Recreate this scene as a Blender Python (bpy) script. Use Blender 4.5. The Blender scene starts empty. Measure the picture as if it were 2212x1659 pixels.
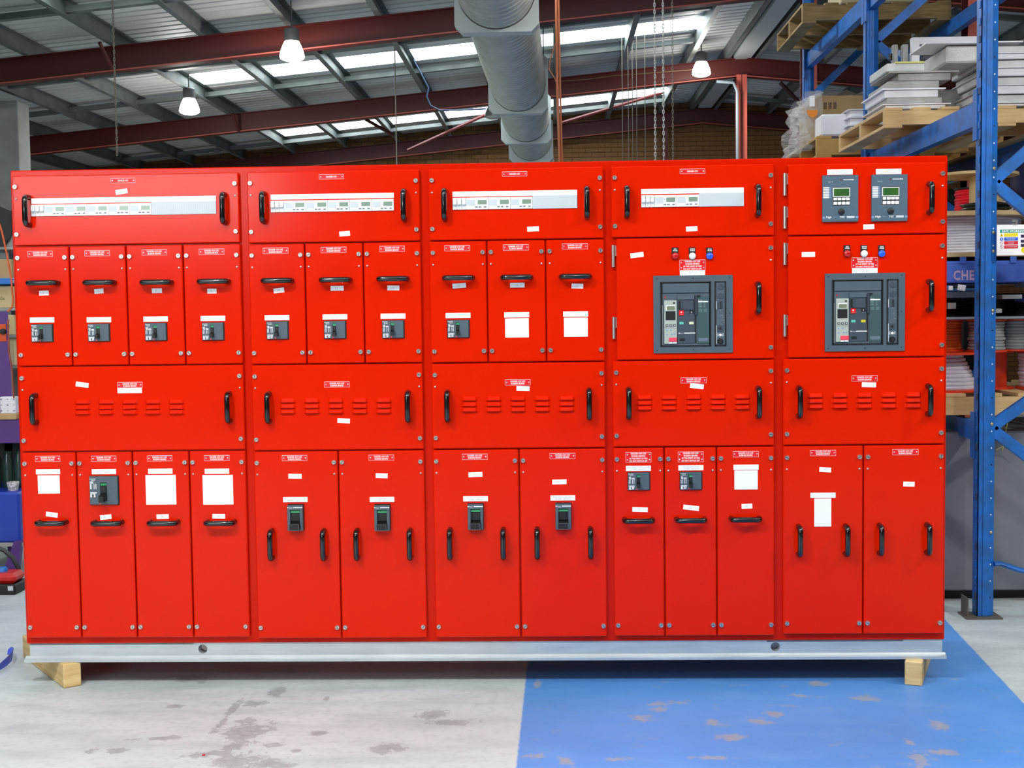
import bpy, math, random
from mathutils import Vector, Matrix, Euler
random.seed(7)
C = bpy.context.scene.collection
SC = bpy.context.scene
PI = math.pi
R = math.radians

# ------------------------------------------------------------------ camera, world, lights, exposure
CAM = Vector((2.2030, -5.2733, 1.5436))
YAW, PITCH, ROLL, FPX = -0.0325, 0.0586, 0.0127, 2814.478
_cy, _sy, _cp, _sp, _cr, _sr = math.cos(YAW), math.sin(YAW), math.cos(PITCH), math.sin(PITCH), math.cos(ROLL), math.sin(ROLL)
_fw = Vector((_sy * _cp, _cy * _cp, -_sp)); _rt = Vector((_cy, -_sy, 0)); _dn = _fw.cross(_rt)
_r2 = _cr * _rt + _sr * _dn; _d2 = -_sr * _rt + _cr * _dn
cam_d = bpy.data.cameras.new('camera'); cam = bpy.data.objects.new('camera', cam_d); C.objects.link(cam)
cam.matrix_world = Matrix(((_r2.x, -_d2.x, -_fw.x, CAM.x), (_r2.y, -_d2.y, -_fw.y, CAM.y), (_r2.z, -_d2.z, -_fw.z, CAM.z), (0, 0, 0, 1)))
cam_d.sensor_fit = 'HORIZONTAL'; cam_d.sensor_width = 36; cam_d.lens = FPX / 2212 * 36
cam_d.clip_start = .05; cam_d.clip_end = 200
SC.camera = cam

def at(u, v, x=None, y=None, z=None):
    """the point of the plane x=, y= or z= that the photograph shows at pixel (u, v)"""
    d = _r2 * ((u - 1106) / FPX) + _d2 * ((v - 829.5) / FPX) + _fw
    if y is not None: t = (y - CAM.y) / d.y
    elif x is not None: t = (x - CAM.x) / d.x
    else: t = (z - CAM.z) / d.z
    return CAM + d * t

SC.view_settings.view_transform = 'Standard'; SC.view_settings.look = 'None'
SC.view_settings.gamma = 1; SC.view_settings.use_curve_mapping = False
SC.view_settings.exposure = -0.25
w = bpy.data.worlds.new('world'); SC.world = w; w.use_nodes = True
w.node_tree.nodes['Background'].inputs[0].default_value = (.75, .85, 1, 1)
w.node_tree.nodes['Background'].inputs[1].default_value = 1.0
LAMP_W = 1.0
# high bay lamps: (x, y, z of the lens, watts)
KEY_LAMPS = [(0.2, -3.3, 4.2, 540), (2.4, -3.9, 4.4, 190), (-3.6, -4.2, 3.8, 240), (2.2, -7.5, 4.5, 110), (4.8, -3.2, 4.35, 300), (6.6, -1.6, 4.3, 460), (3.0, 4.4, 4.3, 130)]  # the lamp outboard of the rack is added to brighten its trays
VIEW_LAMPS = [(-0.51, 8.5, 4.19, 200), (-2.47, 11.6, 4.12, 200), (4.30, 13.2, 4.76, 200)]
SKY_EMIT = 8.0
WIN_EMIT = 32.0

# ------------------------------------------------------------------ materials
def s2l(c): return tuple(((x / 255) / 12.92 if x / 255 <= .04045 else ((x / 255 + .055) / 1.055) ** 2.4) for x in c)
MATS = {}
def mat(name, rgb, rough=.5, metal=0., bump=None, var=None, emit=0., coat=0., spec=.5, stretch=None):
    """rgb in 0..255 sRGB; bump=(scale, strength); var=(rgb2, scale[, contrast])"""
    if name in MATS: return MATS[name]
    m = bpy.data.materials.new(name); m.use_nodes = True; nt = m.node_tree; N = nt.nodes; L = nt.links
    b = N['Principled BSDF']; col = (*s2l(rgb), 1)
    b.inputs['Base Color'].default_value = col; b.inputs['Roughness'].default_value = rough
    b.inputs['Metallic'].default_value = metal; b.inputs['Specular IOR Level'].default_value = spec
    if coat: b.inputs['Coat Weight'].default_value = coat; b.inputs['Coat Roughness'].default_value = .12
    if bump or var:
        tc = N.new('ShaderNodeTexCoord'); mp = N.new('ShaderNodeMapping'); L.new(tc.outputs['Object'], mp.inputs[0])
        if stretch: mp.inputs['Scale'].default_value = stretch
    if var:
        n = N.new('ShaderNodeTexNoise'); n.inputs['Scale'].default_value = var[1]; n.inputs['Detail'].default_value = 5
        L.new(mp.outputs[0], n.inputs['Vector'])
        r = N.new('ShaderNodeValToRGB'); k = var[2] if len(var) > 2 else .2
        r.color_ramp.elements[0].position = .5 - k; r.color_ramp.elements[1].position = .5 + k
        r.color_ramp.elements[0].color = col; r.color_ramp.elements[1].color = (*s2l(var[0]), 1)
        L.new(n.outputs[0], r.inputs[0]); L.new(r.outputs[0], b.inputs['Base Color'])
    if bump:
        n = N.new('ShaderNodeTexNoise'); n.inputs['Scale'].default_value = bump[0]; n.inputs['Detail'].default_value = 3
        L.new(mp.outputs[0], n.inputs['Vector'])
        bp = N.new('ShaderNodeBump'); bp.inputs['Strength'].default_value = bump[1]; bp.inputs['Distance'].default_value = .002
        L.new(n.outputs[0], bp.inputs['Height']); L.new(bp.outputs[0], b.inputs['Normal'])
    if emit:
        b.inputs['Emission Color'].default_value = col; b.inputs['Emission Strength'].default_value = emit
    MATS[name] = m
    return m

RED = mat('red_powder_coat', (216, 29, 0), .15, bump=(240, .05), spec=.15)
RED2 = mat('red_powder_coat_frame', (202, 25, 0), .18, bump=(240, .06), spec=.13)
ZINC = mat('galvanised_steel', (176, 186, 192), .42, .55, var=((205, 213, 216), 9, .3), stretch=(.6, 4, 4))
CHROME = mat('bolt_nickel', (205, 203, 198), .28, .9)
DARKSLOT = mat('dark_slot', (25, 22, 20), .6)
BLACKG = mat('gloss_black', (13, 12, 14), .16, coat=.5)
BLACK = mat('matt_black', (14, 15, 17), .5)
SLATE = mat('slate_plastic', (74, 88, 98), .45, bump=(500, .1))
SLATE2 = mat('slate_plastic_dark', (58, 70, 80), .45)
SLATEG = mat('slate_green_plastic', (56, 80, 82), .45)
WHITE = mat('white_plastic', (242, 242, 240), .45)
PAPER = mat('white_paper', (244, 244, 246), .7)
METERW = mat('meter_plastic', (228, 230, 230), .4)
METERG = mat('blanking_plastic', (196, 204, 208), .45)
LCD = mat('lcd_glass', (128, 150, 132), .2)
LCDD = mat('lcd_dark_green', (44, 88, 42), .25, var=((60, 100, 40), 30))
GREYTXT = mat('engraved_grey', (178, 178, 184), .6)
GREYD = mat('mid_grey_print', (120, 124, 130), .6)
SIGNRED = mat('sign_red', (226, 4, 10), .4)
GREEN = mat('indicator_green', (20, 140, 84), .4)
MINT = mat('button_mint', (96, 196, 172), .4)
YELLOW = mat('button_yellow', (214, 200, 40), .4)
CREAM = mat('button_cream', (216, 222, 184), .4)
PINK = mat('tag_pink_red', (232, 62, 84), .5)
SILVERP = mat('trip_unit_beige', (168, 176, 166), .45)
BLUEL = mat('lens_blue', (26, 92, 236), .2, coat=.5)
REDL = mat('lens_red', (196, 8, 14), .25, coat=.5)
WHITEL = mat('lens_white', (236, 234, 228), .3, coat=.3)
TIMBER = mat('sawn_pine', (228, 200, 146), .7, var=((190, 152, 92), 7, .25), bump=(40, .3), stretch=(1, 1, 7))
PALLET = mat('pallet_pine', (214, 184, 134), .75, var=((188, 152, 98), 5, .25), bump=(40, .2), stretch=(1, 1, 8))
PALLETD = mat('pallet_weathered', (150, 128, 84), .8, var=((104, 86, 52), 7, .25), bump=(40, .3), stretch=(1, 1, 8))
RACK = mat('rack_blue', (24, 108, 198), .42, var=((30, 94, 164), 14, .12), bump=(60, .1))
RACKW = mat('rack_worn', (70, 74, 84), .6, var=((46, 70, 110), 30))
OXIDE = mat('red_oxide_steel', (86, 22, 20), .5, bump=(50, .1))
OXIDE_LIT = mat('red_oxide_steel_lit', (196, 92, 78), .55)  # lit tone of the dark red steel, light put into the colour
PURLIN = mat('galvanised_purlin', (98, 106, 104), .5, .3, var=((122, 130, 128), 5))
ROOFM = mat('roof_sheet_zinc', (216, 218, 214), .5, .1, var=((196, 198, 194), 1.5))
DUCT = mat('duct_galvanised', (184, 188, 180), .45, .2, var=((164, 168, 158), 4), stretch=(2, 1, 2))
DUCTP = mat('duct_plate', (186, 196, 194), .45, .2)
CABLEO = mat('orange_cable', (214, 88, 34), .5)
CABLER = mat('red_cable', (222, 14, 34), .4)
CABLEW = mat('white_cable', (206, 206, 218), .4)
CABLEG = mat('grey_cable', (142, 146, 146), .45)
CABLEK = mat('black_cable', (14, 15, 16), .4)
REELO = mat('orange_reel', (222, 62, 24), .45)
PLY = mat('plywood_flange', (196, 172, 128), .7, var=((170, 142, 98), 9))
CARDB = mat('cardboard', (178, 150, 108), .8)
KRAFT = mat('cardboard_pale', (206, 188, 140), .8)
TRAYW = mat('tray_white', (226, 228, 234), .45)
TRAYG = mat('tray_galvanised', (170, 172, 172), .5, .2, var=((150, 148, 140), 12))
STEELG = mat('grey_steel_sheet', (128, 132, 142), .55, var=((112, 116, 126), 2.5), bump=(20, .05))
COLG = mat('grey_column', (170, 174, 172), .6, var=((148, 152, 148), 4))
BLUEB = mat('blue_bin', (28, 62, 176), .4)
BLUET = mat('blue_tray', (48, 120, 206), .4)
CRATE = mat('blue_crate', (52, 84, 176), .5, var=((64, 100, 190), 12))
PURPLE = mat('purple_paint', (82, 46, 122), .45)
REDM = mat('red_machine', (196, 24, 26), .4)
ORANGEP = mat('orange_plate', (206, 72, 22), .5)
CERAMIC = mat('cup_print', (236, 232, 228), .4, var=((170, 164, 168), 60, .06))
PRINTW = mat('carton_white', (226, 226, 232), .6)
STRAP = mat('blue_strap', (60, 84, 226), .4)
BENCHW = mat('bench_wood', (188, 160, 112), .7, var=((166, 136, 90), 6))
WHITEP = mat('white_conduit', (214, 222, 226), .4)
TEAL = mat('sign_teal', (20, 150, 130), .5)
SIGNY = mat('sign_yellow', (236, 220, 30), .5)
SIGNB = mat('sign_blue', (40, 96, 216), .5)
SIGNR = mat('sign_crimson', (206, 18, 44), .5)
SIGNK = mat('sign_navy', (38, 26, 70), .5)
STEELCH = mat('chain_zinc', (206, 208, 204), .4, .5)
CHAIND = mat('chain_dull', (140, 136, 124), .5, .4)
TANK = mat('sleeve_tan', (196, 172, 124), .7)
LENS = mat('lamp_lens', (255, 250, 238), .4, emit=10)
SKYL = mat('skylight_sheet', (244, 252, 255), .5, emit=SKY_EMIT)
WINL = mat('daylit_glazing', (248, 252, 255), .4, emit=WIN_EMIT)
BROWNB = mat('brown_brick', (158, 114, 68), .8, var=((130, 90, 52), 3), bump=(60, .3))
GLASSJ = mat('jar_glass', (150, 175, 165), .15, spec=.6)

def film(name, fac, rough=.12):
    m = bpy.data.materials.new(name); m.use_nodes = True; nt = m.node_tree; N = nt.nodes; L = nt.links
    N.remove(N['Principled BSDF']); o = N['Material Output']
    g = N.new('ShaderNodeBsdfPrincipled'); g.inputs['Base Color'].default_value = (.75, .77, .78, 1); g.inputs['Roughness'].default_value = rough
    t = N.new('ShaderNodeBsdfTransparent'); mx = N.new('ShaderNodeMixShader'); mx.inputs[0].default_value = fac
    n = N.new('ShaderNodeTexNoise'); n.inputs['Scale'].default_value = 18; bp = N.new('ShaderNodeBump'); bp.inputs['Strength'].default_value = 1; bp.inputs['Distance'].default_value = .02
    L.new(n.outputs[0], bp.inputs['Height']); L.new(bp.outputs[0], g.inputs['Normal'])
    L.new(t.outputs[0], mx.inputs[1]); L.new(g.outputs[0], mx.inputs[2]); L.new(mx.outputs[0], o.inputs[0])
    return m
FILM = film('clear_wrap', .24)

# ------------------------------------------------------------------ mesh builder
class MB:
    def __init__(s): s.v = []; s.f = []; s.mi = []
    def add(s, vs, fs, m=0):
        o = len(s.v); s.v += [tuple(p) for p in vs]
        for f in fs: s.f.append([i + o for i in f]); s.mi.append(m)
        return s
    def box(s, x0, x1, y0, y1, z0, z1, m=0, bev=0):
        if x0 > x1: x0, x1 = x1, x0
        if y0 > y1: y0, y1 = y1, y0
        if z0 > z1: z0, z1 = z1, z0
        return s.obox(Vector(((x0 + x1) / 2, (y0 + y1) / 2, (z0 + z1) / 2)), ((x1 - x0) / 2, (y1 - y0) / 2, (z1 - z0) / 2), None, m, bev)
    def obox(s, c, h, rot=None, m=0, bev=0):
        c = Vector(c); vs = []; idx = {}
        rot = rot or Matrix.Identity(3)
        if not bev:
            for a in (-1, 1):
                for b in (-1, 1):
                    for d in (-1, 1):
                        vs.append(c + rot @ Vector((a * h[0], b * h[1], d * h[2])))
            return s.add(vs, [(0, 1, 3, 2), (4, 6, 7, 5), (0, 4, 5, 1), (2, 3, 7, 6), (0, 2, 6, 4), (1, 5, 7, 3)], m)
        bev = min(bev, min(h) * .9)
        for a in (-1, 1):
            for b in (-1, 1):
                for d in (-1, 1):
                    for ax in range(3):
                        q = [a * (h[0] - bev), b * (h[1] - bev), d * (h[2] - bev)]
                        q[ax] = (a, b, d)[ax] * h[ax]
                        idx[(a, b, d, ax)] = len(vs); vs.append(c + rot @ Vector(q))
        fs = []
        for ax in range(3):
            o = [i for i in range(3) if i != ax]
            for sg in (-1, 1):
                ring = []
                for p, q in ((-1, -1), (1, -1), (1, 1), (-1, 1)):
                    k = [0, 0, 0]; k[ax] = sg; k[o[0]] = p; k[o[1]] = q
                    ring.append(idx[(*k, ax)])
                if (sg > 0) == (ax == 1): ring.reverse()
                fs.append(ring)
        for ax in range(3):
            o = [i for i in range(3) if i != ax]
            for p in (-1, 1):
                for q in (-1, 1):
                    k0 = [0, 0, 0]; k1 = [0, 0, 0]
                    k0[ax] = -1; k1[ax] = 1
                    for k in (k0, k1): k[o[0]] = p; k[o[1]] = q
                    ring = [idx[(*k0, o[0])], idx[(*k1, o[0])], idx[(*k1, o[1])], idx[(*k0, o[1])]]
                    if ((p * q > 0) != (ax == 1)): ring.reverse()
                    fs.append(ring)
        for a in (-1, 1):
            for b in (-1, 1):
                for d in (-1, 1):
                    t = [idx[(a, b, d, 0)], idx[(a, b, d, 1)], idx[(a, b, d, 2)]]
                    if a * b * d < 0: t.reverse()
                    fs.append(t)
        return s.add(vs, fs, m)
    def ring_pts(s, c, ax, r, n, ry=None, ph=0, up=None):
        ax = Vector(ax).normalized()
        u = Vector(up) if up else (Vector((0, 0, 1)) if abs(ax.z) < .9 else Vector((1, 0, 0)))
        a = ax.cross(u).normalized(); b = ax.cross(a).normalized()
        ry = r if ry is None else ry
        return [Vector(c) + a * (r * math.cos(2 * PI * i / n + ph)) + b * (ry * math.sin(2 * PI * i / n + ph)) for i in range(n)]
    def cyl(s, p0, p1, r0, r1=None, n=12, m=0, caps=True):
        r1 = r0 if r1 is None else r1; ax = Vector(p1) - Vector(p0)
        vs = s.ring_pts(p0, ax, r0, n) + s.ring_pts(p1, ax, r1, n)
        fs = [(i, n + i, n + (i + 1) % n, (i + 1) % n) for i in range(n)]
        if caps: fs += [tuple(range(n)), tuple(range(2 * n - 1, n - 1, -1))]
        return s.add(vs, fs, m)
    def lathe(s, c, ax, prof, n=20, m=0, caps=True):
        """prof: list of (radius, distance along ax)"""
        ax = Vector(ax).normalized(); vs = []; k = len(prof)
        for r, h in prof: vs += s.ring_pts(Vector(c) + ax * h, ax, r, n)
        fs = [(j * n + i, (j + 1) * n + i, (j + 1) * n + (i + 1) % n, j * n + (i + 1) % n) for j in range(k - 1) for i in range(n)]
        if caps: fs += [tuple(range(n)), tuple(range(k * n - 1, (k - 1) * n - 1, -1))]
        return s.add(vs, fs, m)
    def tube(s, pts, r, n=8, m=0, closed=False, ry=None):
        pts = [Vector(p) for p in pts]; k = len(pts); vs = []; up = None
        for i, p in enumerate(pts):
            if closed: t = pts[(i + 1) % k] - pts[i - 1]
            else: t = pts[min(i + 1, k - 1)] - pts[max(i - 1, 0)]
            t = t.normalized()
            if up is None: up = Vector((0, 0, 1)) if abs(t.z) < .9 else Vector((0, 1, 0))
            a = t.cross(up).normalized(); b = a.cross(t).normalized(); up = b
            for j in range(n):
                an = 2 * PI * j / n
                vs.append(p + a * (r * math.cos(an)) + b * ((ry or r) * math.sin(an)))
        fs = []
        for i in range(k if closed else k - 1):
            i2 = (i + 1) % k
            for j in range(n): fs.append((i * n + j, i * n + (j + 1) % n, i2 * n + (j + 1) % n, i2 * n + j))
        if not closed: fs += [tuple(range(n - 1, -1, -1)), tuple(range((k - 1) * n, k * n))]
        return s.add(vs, fs, m)
    def prism(s, poly, f0, f1, m=0):
        """poly of 3D points (one end) swept by vector from f0 to f1 offsets"""
        n = len(poly); f0 = Vector(f0); f1 = Vector(f1)
        vs = [Vector(p) + f0 for p in poly] + [Vector(p) + f1 for p in poly]
        fs = [(i, (i + 1) % n, n + (i + 1) % n, n + i) for i in range(n)] + [tuple(range(n - 1, -1, -1)), tuple(range(n, 2 * n))]
        return s.add(vs, fs, m)
    def mesh(s, name, mats, smooth=None):
        me = bpy.data.meshes.new(name); me.from_pydata(s.v, [], s.f)
        for mm in (mats if isinstance(mats, (list, tuple)) else [mats]): me.materials.append(mm)
        if isinstance(mats, (list, tuple)) and len(mats) > 1: me.polygons.foreach_set('material_index', s.mi)
        if smooth:
            me.polygons.foreach_set('use_smooth', [True] * len(me.polygons)); me.set_sharp_from_angle(angle=R(smooth))
        me.update()
        return me

WM = {}                                    # world matrices of what has been placed
def link(name, me, parent=None, loc=None, rot=None):
    o = bpy.data.objects.new(name, me); C.objects.link(o)
    mw = Matrix.LocRotScale(Vector(loc or (0, 0, 0)), Euler(rot) if rot else None, None)
    if parent is not None:
        o.parent = parent; pm = WM.get(parent.name, Matrix.Identity(4)); o.matrix_parent_inverse = pm.inverted()
    o.matrix_basis = mw; WM[o.name] = mw
    return o
def tag(o, label=None, cat=None, group=None, kind=None):
    if label: o['label'] = label
    if cat: o['category'] = cat
    if group: o['group'] = group
    if kind: o['kind'] = kind
    return o
def part(name, mb, mats, parent, smooth=None, label=None): return tag(link(name, mb.mesh(name, mats, smooth), parent), label)
def thing(name, label, cat, loc, group=None): return tag(link(name, None, None, loc), label, cat, group)
def solo(name, mb, mats, label, cat, group=None, smooth=None): return tag(link(name, mb.mesh(name, mats, smooth)), label, cat, group)
def struct(name, mb, mats, smooth=None):
    o = link(name, mb.mesh(name, mats, smooth) if mb else None); o['kind'] = 'structure'; return o

TXT = {}
def text_mesh(text, size, m, align='CENTER', spacing=1.0, line=1.0, bold=0.0, sx=1.0):
    key = (text, size, m.name, align, spacing, bold, sx)
    if key in TXT: return TXT[key]
    cu = bpy.data.curves.new('lettering', 'FONT'); cu.body = text; cu.size = size; cu.align_x = align; cu.align_y = 'CENTER'
    cu.space_character = spacing; cu.space_line = line; cu.resolution_u = 2; cu.offset = bold
    o = bpy.data.objects.new('tmp', cu)
    me = bpy.data.meshes.new_from_object(o)
    bpy.data.objects.remove(o); bpy.data.curves.remove(cu)
    me.materials.clear(); me.materials.append(m)
    if sx != 1:
        for v in me.vertices: v.co.x *= sx
    # keep the block centred on its own extents
    ys = [v.co.y for v in me.vertices]
    if ys:
        cy = (max(ys) + min(ys)) / 2
        for v in me.vertices: v.co.y -= cy
    TXT[key] = me
    return me

# ------------------------------------------------------------------ the building: floor, roof, walls
RIDGE_X, ZR = 4.95, 4.835
def zb(x):                                   # underside of the portal rafters
    return 4.38 + .092 * x if x < RIDGE_X else ZR - .1 * (x - RIDGE_X)
X0, X1, Y0, Y1 = -9.0, 13.5, -13.0, 19.0
RAFT_H, PURL_H = .27, .18
RAFT_Y = [3.9, 8.9, 13.9, 18.75]

def floor_material():
    m = bpy.data.materials.new('painted_concrete_floor'); m.use_nodes = True; nt = m.node_tree; N = nt.nodes; L = nt.links
    b = N['Principled BSDF']
    tc = N.new('ShaderNodeTexCoord'); sep = N.new('ShaderNodeSeparateXYZ'); L.new(tc.outputs['Object'], sep.inputs[0])
    def math_(op, a, c, clamp=False):
        n = N.new('ShaderNodeMath'); n.operation = op; n.use_clamp = clamp
        for i, q in enumerate((a, c)):
            if isinstance(q, (int, float)): n.inputs[i].default_value = q
            elif q is not None: L.new(q, n.inputs[i])
        return n.outputs[0]
    def noise(scale, detail=5, stretch=None, rough=.5):
        n = N.new('ShaderNodeTexNoise'); n.inputs['Scale'].default_value = scale; n.inputs['Detail'].default_value = detail; n.inputs['Roughness'].default_value = rough
        if stretch:
            mp = N.new('ShaderNodeMapping'); mp.inputs['Scale'].default_value = stretch; L.new(tc.outputs['Object'], mp.inputs[0]); L.new(mp.outputs[0], n.inputs['Vector'])
        else: L.new(tc.outputs['Object'], n.inputs['Vector'])
        return n.outputs[0]
    def ramp(src, p0, p1):
        n = N.new('ShaderNodeMapRange'); n.inputs[1].default_value = p0; n.inputs[2].default_value = p1; L.new(src, n.inputs[0]); return n.outputs[0]
    def mix(f, a, c):
        n = N.new('ShaderNodeMix'); n.data_type = 'RGBA'
        L.new(f, n.inputs[0])
        for i, q in ((6, a), (7, c)):
            if isinstance(q, tuple): n.inputs[i].default_value = (*s2l(q), 1)
            else: L.new(q, n.inputs[i])
        return n.outputs[2]
    nz = noise(9, 8, None, .62); fine = noise(30, 4); big = noise(1.1, 4); nz2 = math_('ADD', math_('MULTIPLY', nz, .45), math_('MULTIPLY', noise(30, 7, None, .7), .55))
    def blobs(spots, warp, edge=.3):
        tot = None
        for (x, y, rx, ry, rot) in spots:
            mp = N.new('ShaderNodeMapping'); mp.vector_type = 'TEXTURE'
            mp.inputs['Location'].default_value = (x, y, 0); mp.inputs['Rotation'].default_value = (0, 0, rot); mp.inputs['Scale'].default_value = (rx, ry, 1)
            L.new(tc.outputs['Object'], mp.inputs[0])
            ln = N.new('ShaderNodeVectorMath'); ln.operation = 'LENGTH'; L.new(mp.outputs[0], ln.inputs[0])
            d = math_('ADD', ln.outputs['Value'], math_('MULTIPLY', math_('SUBTRACT', warp, .5), 8.0))
            f = ramp(d, 1.0, 1.0 - edge)
            tot = f if tot is None else math_('MAXIMUM', tot, f)
        return tot
    def P(u, v): q = at(u, v, z=0); return q.x, q.y
    def spot(u, v, du, dv, rot=0):
        q = at(u, v, z=0); a = at(u + du, v, z=0); c = at(u, v + dv, z=0)
        return (q.x, q.y, (a - q).length, (c - q).length, rot)
    conc = mix(ramp(big, .3, .7), (184, 196, 199), (200, 210, 212))
    conc = mix(math_('MULTIPLY', ramp(fine, .5, .75), .5), conc, (160, 174, 178))
    smear = math_('MULTIPLY', ramp(noise(2.2, 7, (1, 3.2, 1), .6), .44, .72), .62)
    conc = mix(smear, conc, (152, 166, 170))
    st = blobs([spot(530, 1580, 45, 30), spot(492, 1545, 9, 40), spot(505, 1612, 28, 9), spot(440, 1630, 60, 6, .25), spot(520, 1648, 70, 22), spot(600, 1652, 60, 14),
                spot(410, 1465, 60, 8), spot(600, 1495, 16, 12), spot(555, 1520, 22, 7), spot(930, 1545, 26, 13, -.5), spot(965, 1560, 60, 7), spot(830, 1618, 48, 9),
                spot(690, 1583, 18, 5), spot(255, 1622, 22, 6), spot(195, 1624, 16, 6), spot(380, 1526, 16, 4), spot(340, 1595, 50, 5, .25), spot(640, 1622, 14, 5), spot(706, 1510, 7, 6), spot(590, 1610, 20, 4)], nz2)
    conc = mix(math_('MULTIPLY', st, math_('ADD', math_('MULTIPLY', fine, .7), .25)), conc, (126, 132, 136))
    blue = mix(ramp(big, .35, .65), (76, 138, 208), (90, 148, 224))
    blue = mix(math_('MULTIPLY', ramp(noise(3, 6, (1, 2.5, 1)), .5, .7), .3), blue, (110, 160, 220))
    ws = blobs([spot(1385, 1552, 26, 9, .3), spot(1424, 1531, 18, 7, .2), spot(1640, 1558, 30, 7), spot(1672, 1543, 20, 6), spot(1575, 1593, 36, 7), spot(1540, 1560, 12, 8),
                spot(1735, 1502, 26, 5), spot(1765, 1477, 24, 5), spot(1870, 1510, 36, 7, -.3), spot(2025, 1566, 20, 10), spot(1962, 1601, 18, 8), spot(1985, 1640, 26, 20), spot(1160, 1632, 26, 7),
                spot(1220, 1643, 14, 12, .4), spot(1330, 1640, 40, 5, .2), spot(1540, 1636, 60, 4), spot(1160, 1475, 9, 10), spot(1430, 1520, 50, 5, .2), spot(2040, 1625, 30, 6, -.2)], nz2, .5)
    blue = mix(math_('MULTIPLY', ws, math_('ADD', math_('MULTIPLY', fine, .9), .15)), blue, (168, 160, 142))
    blue = mix(math_('MULTIPLY', ramp(noise(7, 7, (1, 2, 1), .65), .6, .72), .55), blue, (158, 160, 160))
    wob = math_('MULTIPLY', math_('SUBTRACT', fine, .5), .012)
    (xa, ya), (xb, yb) = P(1137, 1455), P(1115, 1659)
    (xc, yc), (xd, yd) = P(2045, 1342), P(2212, 1520)
    el = math_('ADD', math_('ADD', math_('MULTIPLY', sep.outputs[1], (xa - xb) / (ya - yb)), xa - ya * (xa - xb) / (ya - yb)), wob)
    er = math_('ADD', math_('ADD', math_('MULTIPLY', sep.outputs[1], (xc - xd) / (yc - yd)), xc - yc * (xc - xd) / (yc - yd)), wob)
    inb = math_('MULTIPLY', ramp(math_('SUBTRACT', sep.outputs[0], el), -.004, .004), ramp(math_('SUBTRACT', er, sep.outputs[0]), -.004, .004))
    L.new(mix(inb, conc, blue), b.inputs['Base Color'])
    L.new(math_('ADD', math_('MULTIPLY', nz, .25), .34), b.inputs['Roughness'])
    bp = N.new('ShaderNodeBump'); bp.inputs['Strength'].default_value = .12; bp.inputs['Distance'].default_value = .004
    L.new(nz, bp.inputs['Height']); L.new(bp.outputs[0], b.inputs['Normal'])
    return m
struct('floor', MB().box(X0, X1, Y0, Y1, -.1, 0), floor_material())

ceiling = struct('ceiling', None, None)
# roof sheets: ribbed profile running from the eaves to the ridge, one sheet 0.76 m wide
SHEET = .762
def sheet_mb(y, xa, xb):
    prof = []
    for k in range(4):
        yy = k * SHEET / 4
        prof += [(yy, 0), (yy + .012, .029), (yy + .04, .029), (yy + .052, 0)]
    prof.append((SHEET, 0))
    b = MB(); n = len(prof); vs = []
    for x in (xa, xb):
        for (yy, h) in prof: vs.append((x, y + yy, zb(x) + RAFT_H + PURL_H + h))
    b.add(vs, [(i, i + 1, n + i + 1, n + i) for i in range(n - 1)])
    return b
sky_rows = []
ys = 2.50                                   # rows chosen so that sheets start at the translucent ones
rows = []
y = 11.62 - 30 * SHEET
while y < Y1: rows.append(y); y += SHEET
for y in rows:
    k = round((y - 11.62) / SHEET)
    if k in (0, 7, -7, -14, -21, -28):
        part('roof_sheet', sheet_mb(y, X0, -2.5), ROOFM, ceiling); part('skylight_sheet', sheet_mb(y, -2.5, 4.3), SKYL, ceiling, label='white translucent skylight sheet')
        part('roof_sheet', sheet_mb(y, 4.3, RIDGE_X), ROOFM, ceiling)
    else:
        part('roof_sheet', sheet_mb(y, X0, RIDGE_X), ROOFM, ceiling)
    part('roof_sheet', sheet_mb(y, RIDGE_X, X1), ROOFM, ceiling)
zz = RAFT_H + PURL_H
b = MB()
for xa, xb in ((X0, RIDGE_X), (RIDGE_X, X1)):
    b.add([(xa, Y0, zb(xa) + zz), (xb, Y0, zb(xb) + zz), (xb, rows[0], zb(xb) + zz), (xa, rows[0], zb(xa) + zz)], [(0, 1, 2, 3)])
part('roof_lining', b, ROOFM, ceiling)
# purlins: lipped C sections on top of the rafters
px = [.33 + .955 * k for k in range(-9, 5)] + [4.72, 5.2] + [5.2 + .955 * k for k in range(1, 9)]
for x in px:
    z = zb(x) + RAFT_H; b = MB(); t = .004; s_ = 1 if x < RIDGE_X else -1
    yA, yB = 1.0, 18.95
    b.box(x - t, x + t, yA, yB, z, z + PURL_H)
    b.box(x, x + .065 * s_, yA, yB, z, z + t); b.box(x, x + .065 * s_, yA, yB, z + PURL_H - t, z + PURL_H)
    part('purlin', b, PURLIN, ceiling)
xs = sorted(px)
for yb_ in (5.7, 7.5, 10.65, 12.62, 15.7, 17.75):
    for a, c in zip(xs[3:-4], xs[4:-4]):
        if c - a < .6: continue
        b = MB(); h = .06
        za, zc = zb(a) + RAFT_H + .06, zb(c) + RAFT_H + .06
        b.add([(a, yb_, za), (c, yb_, zc), (c, yb_ + .09, zc), (a, yb_ + .09, za), (a, yb_, za + h), (c, yb_, zc + h), (c, yb_ + .09, zc + h), (a, yb_ + .09, za + h)],
              [(0, 1, 2, 3), (4, 7, 6, 5), (0, 4, 5, 1), (3, 2, 6, 7)])
        part('bridging_bar', b, PURLIN, ceiling)
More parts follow.
